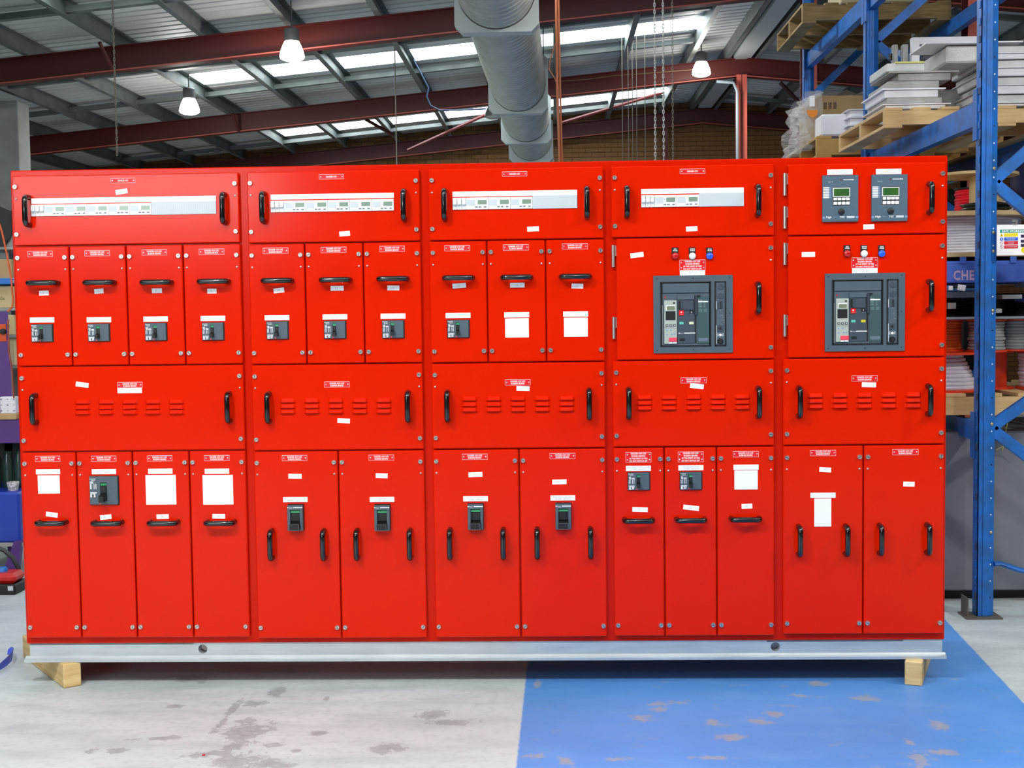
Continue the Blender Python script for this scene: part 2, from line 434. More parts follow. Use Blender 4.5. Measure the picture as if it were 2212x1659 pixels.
# portal rafters: I sections following the roof slope, lit salmon tone painted on the bottom flange edge
def beam_i(b, pa, pc, h, wd, t=.012):
    """I section whose underside runs from pa to pc in an x-z plane, width wd in y"""
    (xa, za), (xc, zc), y = pa, pc, b.y
    for (l0, l1, w0) in ((0, t, wd), (h - t, h, wd)):
        b.prism([(xa, y, za + l0), (xa, y, za + l1), (xc, y, zc + l1), (xc, y, zc + l0)], (0, -w0 / 2, 0), (0, w0 / 2, 0))
    b.prism([(xa, y, za + t), (xa, y, za + h - t), (xc, y, zc + h - t), (xc, y, zc + t)], (0, -.004, 0), (0, .004, 0))
for ry in RAFT_Y:
    for xa, xc in ((X0, RIDGE_X), (RIDGE_X, X1)):
        b = MB(); b.y = ry; beam_i(b, (xa, zb(xa)), (xc, zb(xc)), RAFT_H, .15)
        o = part('rafter', b, OXIDE, ceiling)
        e = MB()
        e.prism([(xa, 0, zb(xa) - .001), (xa, 0, zb(xa) + .013), (xc, 0, zb(xc) + .013), (xc, 0, zb(xc) - .001)], (0, ry - .0775, 0), (0, ry - .0745, 0))
        part('flange_edge', e, OXIDE_LIT, o, label='flange edge coloured in its lit salmon tone')
# fly braces from the rafters down from the purlins
for (u0, v0, u1, v1, yy) in ((215, 92, 242, 148, 8.82), (503, 245, 516, 285, 13.82)):
    p, q = at(u0, v0, y=yy - .25), at(u1, v1, y=yy)
    part('fly_brace', MB().tube([p, q], .022, 6), OXIDE, ceiling)
for (u0, v0, u1, v1, yy) in ((880, 325, 1055, 245, 17.5), (1205, 268, 1480, 185, 17.5), (1740, 235, 1685, 178, 15.0), (790, 258, 850, 292, 16)):
    part('roof_brace', MB().tube([at(u0, v0, y=yy), at(u1, v1, y=yy)], .03, 6), OXIDE, ceiling)
# ridge tray and conduits
b = MB(); 
b.box(4.84, 5.08, 6.0, 18.5, zb(4.95) + RAFT_H - .02, zb(4.95) + RAFT_H); b.box(4.84, 4.845, 6, 18.5, zb(4.95) + RAFT_H, zb(4.95) + RAFT_H + .06); b.box(5.075, 5.08, 6, 18.5, zb(4.95) + RAFT_H, zb(4.95) + RAFT_H + .06)
part('cable_tray', b, DUCTP, ceiling)

# walls
def brick_wall(nm):
    m = bpy.data.materials.new(nm); m.use_nodes = True; nt = m.node_tree; N = nt.nodes; L = nt.links; b = N['Principled BSDF']
    tc = N.new('ShaderNodeTexCoord'); mp = N.new('ShaderNodeMapping'); L.new(tc.outputs['Object'], mp.inputs[0]); mp.inputs['Rotation'].default_value = (PI / 2, 0, 0)
    t = N.new('ShaderNodeTexBrick'); L.new(mp.outputs[0], t.inputs[0]); t.inputs['Scale'].default_value = 1
    t.inputs['Brick Width'].default_value = .24; t.inputs['Row Height'].default_value = .086; t.inputs['Mortar Size'].default_value = .009
    t.inputs['Color1'].default_value = (*s2l((152, 110, 66)), 1); t.inputs['Color2'].default_value = (*s2l((128, 88, 50)), 1); t.inputs['Mortar'].default_value = (*s2l((104, 76, 52)), 1)
    L.new(t.outputs[0], b.inputs['Base Color']); b.inputs['Roughness'].default_value = .85
    return m
BRK = brick_wall('brick_wall'); MORT = mat('mortar', (84, 64, 48), .9)
wb = struct('wall_back', MB().add([(X0, Y1, 0), (X1, Y1, 0), (X1, Y1, zb(X1) + .45), (RIDGE_X, Y1, ZR + .5), (X0, Y1, zb(X0) + .45)], [(0, 1, 2, 3, 4)]), BRK)
bm_ = MB().box(-.115, .115, -.012, .0, -.038, .038, bev=.003).mesh('brick', BROWNB)
n = 0
for row in range(12):
    for col in range(25):
        z = 4.16 + row * .086; x = .9 + col * .24 + (.12 if row % 2 else 0)
        if z + .045 > zb(x) + .36: continue
        link('brick', bm_, wb, (x, Y1 - .001 - random.random() * .004, z)); n += 1
struct('wall_left', MB().box(X0 - .1, X0, Y0, Y1, 0, zb(X0) + .45), mat('wall_dark_sheet', (58, 56, 52), .8))
struct('wall_right', MB().box(X1, X1 + .1, Y0, Y1, 0, zb(X1) + .45), mat('wall_orange_brick', (170, 88, 52), .85, var=((140, 70, 44), 8)))
# front wall behind the camera, a band of daylit glazing high in it
WX0, WX1, WZ0, WZ1 = -6.2, -1.7, 2.95, 3.7
b = MB(); yf = Y0
b.box(X0, WX0, yf - .1, yf, 0, 3.9); b.box(WX1, X1, yf - .1, yf, 0, 3.9); b.box(WX0, WX1, yf - .1, yf, 0, WZ0); b.box(WX0, WX1, yf - .1, yf, WZ1, 3.9)
b.add([(X0, yf, 3.9), (X1, yf, 3.9), (X1, yf, zb(X1) + .45), (RIDGE_X, yf, ZR + .5), (X0, yf, zb(X0) + .45)], [(0, 1, 2, 3, 4)])
struct('wall_front', b, mat('wall_sheet_dark', (84, 84, 84), .7))
wn = struct('window_1', MB().box(WX0, WX1, yf - .06, yf - .05, WZ0, WZ1), WINL)
b = MB()
for k in range(6):
    x = WX0 + (WX1 - WX0) * k / 5; b.box(x - .03, x + .03, yf - .05, yf + .02, WZ0, WZ1)
part('window_frame', b, PURLIN, wn)

# ridge columns
def column(y, label, x=RIDGE_X, top=None):
    b = MB(); top = top or zb(x) + .02
    wd, h, t = .15, .16, .012
    b.box(x - wd / 2, x + wd / 2, y - h / 2, y - h / 2 + t, 0, top, 0); b.box(x - wd / 2, x + wd / 2, y + h / 2 - t, y + h / 2, 0, top, 1)  # front flange coloured as lit, the other faces stay dark red
    b.box(x - .006, x + .006, y - h / 2, y + h / 2, 0, top, 1); b.box(x - .11, x + .11, y - .1, y + .1, 0, .015, 1)
    o = solo('steel_column', b, [OXIDE_LIT, OXIDE], label, 'column'); o['kind'] = 'thing'; return o
column(13.9, 'salmon red steel column under the roof ridge, with a white conduit beside it')
column(8.9, 'salmon red steel column seen just behind the blue rack upright')
column(4.15, 'dark red steel column high up behind the pallet rack load', x=5.2)
for yy in (18.6,): 
    o = solo('steel_post', MB().box(4.2, 4.3, yy - .05, yy + .05, 0, zb(4.25)), OXIDE, 'slim dark red post against the brick gable wall', 'column'); o['kind'] = 'thing'
p = at(1593, 345, y=13.75)
solo('conduit', MB().tube([(p.x, 13.75, 0), (p.x, 13.75, 4.6), (p.x - .06, 13.72, 4.72), (p.x - .3, 13.7, 4.74)], .022, 8), mat('conduit_grey_blue', (150, 164, 172), .5), 'pale conduit pipe climbing beside the salmon ridge column', 'pipe', smooth=40)
p0, p1 = at(-30, 205, y=10.4), at(37, 205, y=10.4)
o = solo('wall_column', MB().box(p0.x, p1.x, 10.4, 10.75, 0, zb(p1.x) + .12, bev=.01), COLG, 'pale grey square column by the dark wall, beyond the cartons', 'column'); o['kind'] = 'thing'

# ------------------------------------------------------------------ the switchboard
W, H0, H1, DEPTH = 3.7755, .175, 2.125, .70
PY = -.022                                   # front plane of the door panels
def F(u, v, y=PY): q = at(u, v, y=y); return q.x, q.z
sb = thing('switchboard', 'long bright red electrical switchboard of five bays on a galvanised base channel', 'switchboard', (W / 2, .3, .1))
part('enclosure', MB().box(0, W, 0, DEPTH, H0, H1, bev=.004), RED2, sb)

def plate_with_hole(b, x0, x1, z0, z1, y, cx, cz, r, t=.006, n=24):
    """front plate x0..x1, z0..z1 at y with one round hole, thickness t backwards"""
    sq = []
    for i in range(n):
        a = 2 * PI * (i + .5) / n; dx, dz = math.cos(a), math.sin(a); k = 1e9
        if dx > 1e-6: k = min(k, (x1 - cx) / dx)
        if dx < -1e-6: k = min(k, (x0 - cx) / dx)
        if dz > 1e-6: k = min(k, (z1 - cz) / dz)
        if dz < -1e-6: k = min(k, (z0 - cz) / dz)
        sq.append((cx + dx * k, cz + dz * k))
    for cxx, czz in ((x0, z0), (x1, z0), (x1, z1), (x0, z1)):
        j = min(range(n), key=lambda i: (sq[i][0] - cxx) ** 2 + (sq[i][1] - czz) ** 2); sq[j] = (cxx, czz)
    ci = [(cx + r * math.cos(2 * PI * (i + .5) / n), cz + r * math.sin(2 * PI * (i + .5) / n)) for i in range(n)]
    vs = [(x, y, z) for x, z in ci] + [(x, y, z) for x, z in sq] + [(x, y + .05, z) for x, z in ci]
    fs = [(i, (i + 1) % n, n + (i + 1) % n, n + i) for i in range(n)] + [(i, 2 * n + i, 2 * n + (i + 1) % n, (i + 1) % n) for i in range(n)]
    b.add(vs, fs)
b = MB(); cz0, cz1 = .1, .175; ex0, ex1 = .012, W - .008
h1 = F(438, 1403, .004); h2 = F(1675, 1398, .004)
xm = W / 2
hx_ = [ex0]
for h in (h1, h2):
    plate_with_hole(b, h[0] - .036, h[0] + .036, cz0, cz1, .004, h[0], h[1] + .002, .019); hx_ += [h[0] - .036, h[0] + .036]
hx_.append(ex1)
for k in range(0, 6, 2): b.box(hx_[k], hx_[k + 1], .004, .01, cz0, cz1)
b.box(ex0, ex1, .004, .05, cz1 - .007, cz1)
b.prism([(0, -.016, cz0), (0, -.016, cz0 + .011), (0, -.004, cz0 + .015), (0, .003, cz0 + .022), (0, .012, cz0 + .022), (0, .012, cz0)], (-.006, 0, 0), (W + .004, 0, 0))
b.box(ex0, ex0 + .01, .03, DEPTH - .03, cz0, cz1); b.box(ex1 - .01, ex1, .03, DEPTH - .03, cz0, cz1); b.box(ex0, ex1, DEPTH - .03, DEPTH - .02, cz0, cz1)
part('base_channel', b, ZINC, sb, label='galvanised steel base channel')

# --- shared small meshes
def bolt_mesh():
    b = MB(); b.lathe((0, 0, 0), (0, -1, 0), [(.0098, 0), (.0098, .007), (.0082, .0095), (.0066, .0095), (.006, .0085)], 14, 0)
    rot = Euler((0, R(35), 0)).to_matrix(); b.obox((0, -.0085, 0), (.006, .0006, .0011), rot, 1); return b.mesh('bolt', [CHROME, DARKSLOT], 40)
BOLT = bolt_mesh()
STUD = MB().lathe((0, 0, 0), (0, -1, 0), [(.0046, 0), (.0044, .003), (.0025, .005)], 10).mesh('stud', CHROME, 50)
def handle_mesh(L=.112, out=.042, r=.0112):
    pts = []; rc = .018
    for k in range(5):
        a = PI / 2 * k / 4; pts.append((0, -out + rc - rc * math.sin(a), L / 2 - rc + rc * math.cos(a)))
    pts = [(0, 0, L / 2)] + pts; full = pts + [(x, y, -z) for x, y, z in reversed(pts)]
    b = MB().tube(full, r, 10, ry=.0105)
    for s_ in (-1, 1): b.cyl((0, 0, s_ * L / 2), (0, -.005, s_ * L / 2), .0115, n=12)
    return b.mesh('handle', BLACKG, 50)
HANDLE = handle_mesh()
def louvre_mesh(w=.066, h=.0175, d=.012):
    b = MB(); x = w / 2; e = .009
    vs = [(-x, 0, h / 2), (x, 0, h / 2), (x - e, -d, -h / 2 + .002), (-x + e, -d, -h / 2 + .002), (-x, 0, -h / 2), (x, 0, -h / 2), (x - e, -d + .001, -h / 2), (-x + e, -d + .001, -h / 2),
          (-x + e, -.004, h / 2 - .002), (x - e, -.004, h / 2 - .002)]
    b.add(vs, [(0, 1, 9, 8), (8, 9, 2, 3), (3, 2, 6, 7), (0, 8, 3, 7, 4), (1, 5, 6, 2, 9)])
    b.add([(-x + e, -.0005, -h / 2), (x - e, -.0005, -h / 2), (x - e, -d + .001, -h / 2), (-x + e, -d + .001, -h / 2)], [(0, 1, 2, 3)], 1)
    return b.mesh('louvre', [RED, RED2])
LOUV = louvre_mesh()
HINGE = MB().cyl((0, -.012, -.044), (0, -.012, .044), .0075, n=10).box(.004, .022, -.012, -.006, .0, .042).mesh('hinge', CHROME, 40)

# --- bays: left edge points, right edge points, row seams (u,v left / right), columns of rows 2 and 4
BAYS = [
 dict(L=[(26, 378), (28.5, 531), (35, 791), (45, 976), (61, 1380)], Rr=[(514.5, 371), (519, 526), (525, 787), (530, 973), (543, 1376.5)],
      rows=[((26, 378), (514, 371.3)), ((28.5, 531.5), (519, 526)), ((35, 792), (525, 787)), ((45, 976.3), (530, 973)), ((61, 1380), (543, 1376.5))],
      c2=[((148.6, 532), (156.5, 789)), ((271.5, 530), (278, 788)), ((394.6, 529), (400.6, 788))],
      c4=[((163.4, 975), (176.4, 1379)), ((284.6, 975), (297, 1379)), ((406, 974), (420, 1377))]),
 dict(L=[(530.8, 370), (533.5, 526), (543, 787), (545, 974.6), (557.7, 1378.6)], Rr=[(905, 365), (908.3, 522), (914.5, 785), (917.6, 971.8), (924.2, 1380)],
      rows=[((530.8, 370), (905, 365)), ((533.5, 526), (908.3, 522)), ((543, 787), (914.5, 785)), ((545, 974.6), (917.6, 971.8)), ((557.7, 1379), (924.2, 1380))],
      c2=[((657.7, 525), (662.9, 786.5)), ((783.6, 523.5), (788.4, 785))], c4=[((730.1, 972.5), (737.9, 1378.6))]),
 dict(L=[(922.2, 365), (925.5, 521), (929.5, 785), (931.8, 972), (943.8, 1378.6)], Rr=[(1302.8, 358), (1304.7, 515.5), (1307.5, 780), (1309.7, 967), (1314.8, 1376)],
      rows=[((922.2, 364.5), (1302.8, 358.5)), ((925.5, 520.8), (1304.7, 515.5)), ((929.5, 785.2), (1307.5, 780.2)), ((931.8, 971.8), (1309.7, 967.2)), ((943.8, 1378.6), (1314.8, 1376))],
      c2=[((1051.9, 520), (1053.8, 781)), ((1178, 519.5), (1180.8, 780))], c4=[((1120.7, 969.7), (1126.2, 1378.6))]),
 dict(L=[(1317.6, 357.6), (1320.3, 511.4), (1321.7, 779), (1322.9, 966), (1327.5, 1375.8)], Rr=[(1673.7, 353.6), (1674.2, 510.8), (1673.7, 775), (1674.2, 964.4), (1673.8, 1373.3)],
      rows=[((1317.6, 357.6), (1673.7, 353.6)), ((1320.3, 513), (1674.2, 511)), ((1321.7, 778.5), (1674.8, 776.5)), ((1322.9, 966), (1674.2, 964.4)), ((1327.5, 1375.8), (1673.8, 1373.3))],
      c2=[], c4=[((1435.7, 965.7), (1435.8, 1375)), ((1549, 964.5), (1548.2, 1374.4))], hinged=[2], hx=1330.5),
 dict(L=[(1691.7, 776), (1690.7, 963), (1689.6, 1372.6)], Rr=[(2044.8, 349.5), (2045.6, 506.3), (2043.7, 769.3), (2041.3, 959.8), (2036.2, 1368)],
      rows=[((1691, 353.3), (2044.8, 349.5)), ((1691, 508.3), (2045.6, 506.3)), ((1691, 774.5), (2043.7, 770.5)), ((1690.7, 963), (2041.3, 959.8)), ((1689.6, 1372.6), (2036.2, 1368.3))],
      c2=[], c4=[((1866.3, 961.7), (1863.5, 1370.8))], hinged=[1, 2], hx=1701.2)]
avg = lambda a: sum(a) / len(a)
GAP = .0028
def add_bolts(pn, x0, x1, z0, z1, both=True):
    for s_, x in ((-1, x0 + .0165), (1, x1 - .0165)):
        if s_ < 0 and not both: continue
        link('bolt', BOLT, pn, (x, PY, z1 - .0475), (0, random.uniform(-1.5, 1.5), 0)); link('bolt', BOLT, pn, (x, PY, z0 + .0475), (0, random.uniform(-1.5, 1.5), 0))
        link('stud', STUD, pn, (x, PY, z1 - .0955))
PANELS = []
def panel_at(x, z):
    for (x0, x1, z0, z1, o) in PANELS:
        if x0 <= x <= x1 and z0 <= z <= z1: return o
    return sb
for bi, B in enumerate(BAYS):
    xl = avg([F(*q)[0] for q in B['L']]); xr = avg([F(*q)[0] for q in B['Rr']])
    zs = [avg([F(*q)[1] for q in r]) for r in B['rows']]
    hx = F(B['hx'], 640)[0] if 'hx' in B else None
    for r in range(1, 5):
        cols = [xl] + ([avg([F(*q)[0] for q in c]) for c in B['c2']] if r == 2 else [avg([F(*q)[0] for q in c]) for c in B['c4']] if r == 4 else []) + [xr]
        for x0, x1 in zip(cols, cols[1:]):
            z1, z0 = zs[r - 1], zs[r]; hin = r in B.get('hinged', [])
            if hin: x0 = hx
            pn = part('hinged_door' if hin else 'panel', MB().box(x0 + GAP, x1 - GAP, PY, .0, z0 + GAP, z1 - GAP, bev=.0035), RED, sb)
            PANELS.append((x0, x1, z0, z1, pn)); add_bolts(pn, x0, x1, z0, z1, not hin)
            if hin:
                for k in (((.72, .26) if r == 1 else (.855, .27))):
                    z = z0 + (z1 - z0) * k; link('hinge', HINGE, pn, (x0 - .009, 0, z))
# --- handles
HV = [(54.2, 455), (480, 449), (69.6, 885), (490.7, 881.3), (565.5, 447), (871, 442), (577, 882), (880, 879.5), (583.2, 1179.5), (697, 1179.5), (769.2, 1179), (884.3, 1178.4),
      (958.8, 441), (1268, 436.3), (965.4, 878.7), (1273, 874), (971, 1177.6), (1086.6, 1177), (1160.3, 1176.2), (1276, 1175.4), (1354.8, 435), (1639, 432.2), (1639.5, 643.7), (1358.8, 872.8), (1640.7, 870.4),
      (2013, 426.3), (2012.2, 638.6), (1729, 869.7), (2010.3, 865.7), (1729, 1171), (1831.3, 1170), (1904.7, 1168.6), (2008, 1167.3)]
HH = [(87.3, 611), (210, 610), (333.6, 609.6), (457.5, 607.7), (106, 1131), (227.2, 1131.4), (348.7, 1131), (471.8, 1130.8), (596, 606), (722, 604.3), (846.7, 602), (989, 600), (1115.4, 598.8), (1243, 597),
      (1380.3, 1126), (1493.6, 1124.8), (1612.7, 1123)]
for (u, v) in HV: x, z = F(u, v, PY - .04); link('handle', HANDLE, panel_at(x, z), (x, PY, z))
for (u, v) in HH: x, z = F(u, v, PY - .04); link('handle', HANDLE, panel_at(x, z), (x, PY, z), (0, PI / 2, 0))
# --- louvres
LV = [([179, 229.5, 280.8, 330.8, 381.6], [866.5, 878.4, 889.4], -.003), ([622, 674.2, 725.7, 777.6, 829.2], [864, 876.2, 887.5], -.004), ([1014.4, 1066.6, 1118.8, 1171.4, 1224.2], [859.7, 871.8, 883.3], -.006),
      ([1392.3, 1445.1, 1498.2, 1550.8, 1603.3], [856.7, 868.2, 879.3], -.008), ([1761.5, 1814, 1867, 1919.3, 1972.4], [852.5, 864.4, 876.1], -.008)]
for us, vs, sl in LV:
    for u in us:
        for v in vs:
            x, z = F(u, v + sl * (u - us[2])); link('louvre', LOUV, panel_at(x, z), (x, PY, z), None)
# --- danger signs
def sign_mesh(w, h, rows=1):
    b = MB(); b.box(-w / 2, w / 2, -.0012, 0, -h / 2, h / 2); t = .0007; e = .0004
    for (x0, x1, z0, z1) in ((-w / 2, w / 2, h / 2 - t * 1.6, h / 2), (-w / 2, w / 2, -h / 2, -h / 2 + t), (-w / 2, -w / 2 + t, -h / 2, h / 2), (w / 2 - t, w / 2, -h / 2, h / 2)):
        b.box(x0, x1, -.0012 - e, -.0012, z0, z1, 1)
    for k in range(rows):
        zc = (h / rows) * (k + .5) - h / 2
        for s_ in (-1, 1): b.lathe((s_ * (w / 2 - .007), -.0012, zc), (0, -1, 0), [(.003, 0), (.0028, .001), (.0012, .0018)], 8, 2)
    return b.mesh('danger_sign', [SIGNRED, WHITE, CHROME])
SG1, SG2, SG4 = sign_mesh(.1, .0195), sign_mesh(.103, .0235), sign_mesh(.103, .042, 2)
D1 = [(265.8, 390), (716, 381.7), (1111.6, 375.8), (1495.8, 370)]
D2 = [(86.8, 548.5), (210, 547), (333.6, 545.3), (457, 543.7), (280.8, 831.5), (103.2, 991), (224.4, 990.8), (345, 990), (468.5, 989.4), (595.4, 541.7), (720.7, 539.8), (846.7, 537.6), (727.8, 830.4), (636.4, 989.4),
      (823.8, 988.6), (987.6, 536), (1114.3, 534.5), (1241.8, 532.3), (1118.5, 826), (1025.6, 986.6), (1215, 985), (1498.2, 821.5), (1611, 981), (1867.6, 817.4), (1777.7, 978.4), (1955.7, 976.6)]
D4 = [(1495.8, 572.7), (1379, 987.8), (1492, 986.9), (1868, 567.8)]
T1, T2 = text_mesh('DANGER 415V', .0096, WHITE, bold=.0002, sx=.7), text_mesh('DANGER 415V LIVE\nBUSBARS BEHIND', .0094, WHITE, bold=.0002, line=.95, spacing=1.06, sx=.7)
T4 = text_mesh('DANGER 415V LIVE\nBUSBARS BEHIND\nIN THE EVENT OF FIRE\nDO NOT SWITCH OFF', .0092, WHITE, bold=.0002, line=1.08, spacing=1.06, sx=.74)
for lst, me, tx in ((D1, SG1, T1), (D2, SG2, T2), (D4, SG4, T4)):
    for (u, v) in lst:
        x, z = F(u, v); o = link('danger_sign', me, sb, (x, PY, z)); link('lettering', tx, o, (x, PY - .0014, z), (PI / 2, 0, 0))
# --- numbered paper stickers (u, v, tilt, width px, number)
ST = [(262.5, 414, 8, 26, ''), (95, 633, 1, 21, '6'), (213.7, 629, 4, 20, '7'), (339, 628, 0, 22, '8'), (457.8, 628.8, 0, 20, '9'), (177.5, 831, -8, 28, '5'), (112, 1111.7, -8, 26, '26'), (228.6, 1117, 5, 25, '27'),
      (351.4, 1116, 1, 27, '28'), (472.6, 1115.3, -1, 28, '29'), (744.5, 504.8, 4, 23, '2'), (602.4, 627.4, 6, 23, '13'), (728.2, 622.8, 0, 28, '12'), (849.7, 622, -1, 26, '14'), (742.4, 909, -3, 27, '19'),
      (637.3, 1028.7, -1, 29, '17'), (824.4, 1027.6, -2, 26, '18'), (1151.5, 494.6, 2, 25, '3'), (992, 617.2, 4, 29, '15'), (1117.5, 616, 0, 31, '16'), (1247.2, 618, -2, 25, '12'), (1129.7, 839.4, -2, 28, '20'),
      (1027, 1025.2, 2, 30, '21'), (1208.3, 1041, 1, 31, '30'), (1494.2, 494.3, 2, 24, '14'), (1376, 551, 6, 28, '16'), (1505.4, 834.2, -7, 29, '22'), (1382.5, 1100.7, -2, 33, '31'), (1493, 1096.8, -7, 34, '32'),
      (1613.4, 1093.4, 2, 23, '33'), (1876.6, 490, 1, 23, '5'), (1746.2, 549.7, 0, 28, '17'), (1877, 831.2, -2, 30, '23'), (1782.5, 1014.7, -4, 25, '24'), (1963.4, 1045.8, -2, 24, '25')]
for (u, v, tilt, wpx, num) in ST:
    x, z = F(u, v); ww = wpx / 531; hh = .0195
    b = MB(); b.box(-ww / 2, ww / 2, -.0006, 0, -hh / 2, hh / 2)
    o = link('paper_sticker', b.mesh('paper_sticker', PAPER), sb, (x, PY, z), (0, R(-tilt), 0))
    if num: link('lettering', text_mesh(num, .012, GREYTXT), o, (x - .003, PY - .0008, z), (PI / 2, R(-tilt), 0))
# --- engraved nameplates
NP = [(91, 691.2, 'UPS No.1\n160 AMP - GROUP C'), (213.7, 690.7, 'UPS No.2\n160 AMP - GROUP C'), (336.3, 689.3, 'CRANE No.1 AUX SUPPLY\n32 AMP - GROUP C'), (460, 688, 'CRANE No.2 AUX SUPPLY\n32 AMP - GROUP C'),
      (280.3, 843.7, 'ZONE\nBUS C SUPPLY'), (103.8, 1019, ''), (224.7, 1018.8, 'UPS BYPASS SUPPLY\n250 AMP - GROUP C'), (346.4, 1018, ''), (468.7, 1018, ''),
      (598.4, 686.2, 'ACTIVE HARMONIC FILTER\n63 AMP - GROUP E'), (723.6, 684.6, 'MSSB P SUB SUPPLY\n63 AMP - GROUP E'), (849, 683, 'DIESEL FUEL PUMPS\n32 AMP - GROUP E'),
      (638, 1079.2, 'CHILLER No.1\n400 AMP - GROUP F'), (825.2, 1079, 'CHILLER No.2\n400 AMP - GROUP F'), (989.5, 681.5, 'DB-LIFT SUB SUPPLY\n63 AMP - GROUP E'), (1116.2, 680.2, ''), (1243.4, 678.3, ''),
      (1027.3, 1077.3, 'MSSB NORTH SUB SUPPLY\n400 AMP - GROUP C'), (1215.8, 1075.6, 'MSSB SOUTH SUB SUPPLY\n400 AMP - GROUP C'), (1495.8, 589.2, 'GCB No.1\n1600 AMP - GROUP C'),
      (1379, 1011.7, 'FIRE PUMP CONTROL PANEL\n63 AMP - GROUP E'), (1492.4, 1010.5, 'FIRE JACKING PUMP\n63 AMP - GROUP E'), (1611.5, 1009.5, ''), (1814.3, 371.8, 'MCB No.1\nPROTECTION RELAY'), (1919.5, 370.7, 'GCB No.1\nPROTECTION RELAY'),
      (1868, 584.4, 'MCB No.1\n1600 AMP'), (1777.7, 1070, '')]
NPM = MB().box(-.0505, .0505, -.0016, 0, -.0108, .0108, bev=.0007).mesh('nameplate', WHITE)
for (u, v, t) in NP:
    x, z = F(u, v); o = link('nameplate', NPM, sb, (x, PY, z))
    if t: link('lettering', text_mesh(t, .0072, GREYTXT, line=1.05), o, (x, PY - .0019, z), (PI / 2, 0, 0))
for (u, v, wp, hp) in ((105.7, 1046.5, 48.5, 40), (347.8, 1058, 66.5, 65), (471, 1058, 66.5, 65), (1116.7, 708.4, 51, 41), (1244, 706.8, 51, 41), (1611.5, 1036.8, 50, 41), (1777.2, 1107.3, 36.3, 60.5)):
    x, z = F(u, v); ww, hh = wp / 531, hp / 531
    part('blank_cover', MB().box(x - ww / 2, x + ww / 2, PY - .002, PY, z - hh / 2, z + hh / 2, bev=.0008), WHITE, sb)

# --- devices: a local frame in fractions of the device rectangle
class Dev:
    def __init__(s, u, v, wpx, hpx, y=PY):
        s.x, s.z = F(u, v); s.w, s.h, s.y = wpx / 531, hpx / 531, y
    def X(s, f): return s.x - s.w / 2 + f * s.w
    def Z(s, f): return s.z + s.h / 2 - f * s.h
    def box(s, b, f0, f1, g0, g1, d0, d1, m=0, bev=0): return b.box(s.X(f0), s.X(f1), s.y - d1, s.y - d0, s.Z(g1), s.Z(g0), m, bev)
    def txt(s, me, parent, f, g, d, name='lettering'): return link(name, me, parent, (s.X(f), s.y - d, s.Z(g)), (PI / 2, 0, 0))
def small_breaker(u, v, bright):
    d = Dev(u, v, 48.5, 39); b = MB()
    d.box(b, 0, 1, 0, 1, 0, .004, 1, .0006); d.box(b, .02, .955, .02, .97, .003, .009, 0, .0012)
    root = part('circuit_breaker', b, [SLATE, BLACK], sb)
    m = MB()                                   # printed marks of the rating label
    def pr(f0, f1, g0, g1, k=0): d.box(m, f0, f1, g0, g1, .009, .0093, k)
    for k, x in enumerate((.055, .10, .21, .275)): pr(x, x + .018, .42, .63)
    for g in (.25, .29, .33, .37): pr(.05 + (g - .25) * .2, .15, g, g + .022)
    pr(.18, .30, .31, .34); pr(.18, .31, .36, .39)
    pr(.05, .31, .735, .765)
    for x in (.06, .11, .2, .25): pr(x, x + .03, .8, .94)
    pr(.05, .31, .79, .81); pr(.05, .18, .93, .95)
    part('rating_print', m, PAPER, root)
    d.txt(text_mesh('Schneider', .0054, WHITE, 'LEFT', bold=.0001), root, .035, .085, .0094)
    d.txt(text_mesh('Electric', .0050, WHITE, 'LEFT', bold=.0001), root, .10, .165, .0094)
    s_ = MB(); d.box(s_, .395, .55, .13, .82, .009, .0098); part('toggle_slot', s_, BLACK, root)
    g = MB(); d.box(g, .415, .55, .155, .27, .0098, .0105, 0)
    if bright: d.box(g, .43, .545, .245, .265, .0105, .0108, 1)
    part('indicator', g, [GREEN, MINT], root)
    t = MB(); d.box(t, .415, .545, .3, .56, .0098, .013, 0, .0008)
    xa, xb = d.X(.41), d.X(.55); za, zb_ = d.Z(.58), d.Z(.78); y0, y1 = d.y - .0098, d.y - .034
    dz = -.004
    t.add([(xa, y0, za), (xb, y0, za), (xb, y0, zb_), (xa, y0, zb_), (xa, y1, za + dz), (xb, y1, za + dz), (xb, y1, zb_ + dz), (xa, y1, zb_ + dz)], [(0, 1, 5, 4), (1, 2, 6, 5), (2, 3, 7, 6), (3, 0, 4, 7), (4, 5, 6, 7)])
    part('toggle', t, BLACK, root)
    k = MB(); xa, xb, za, zb_ = d.X(.37), d.X(.45), d.Z(.96), d.Z(.88)
    k.prism([(xa, 0, za), (xb, 0, za), ((xa + xb) / 2 + .001, 0, zb_), ((xa + xb) / 2 - .001, 0, zb_)], (0, d.y - .0098, 0), (0, d.y - .009, 0)); part('trip_button', k, PINK, root)
    q = MB(); q.cyl((d.X(.665), d.y - .009, d.Z(.45)), (d.X(.665), d.y - .0093, d.Z(.45)), .0008, n=8); part('screw_hole', q, BLACK, root)
for i, (u, v) in enumerate([(92.2, 719.4), (214.5, 718.3), (337.7, 716.7), (461, 715.9), (600, 713.6), (724.2, 712.3), (849.7, 711.2), (990.3, 710.3), (1380, 1039.2), (1492.4, 1038.5)]): small_breaker(u, v, i > 1)
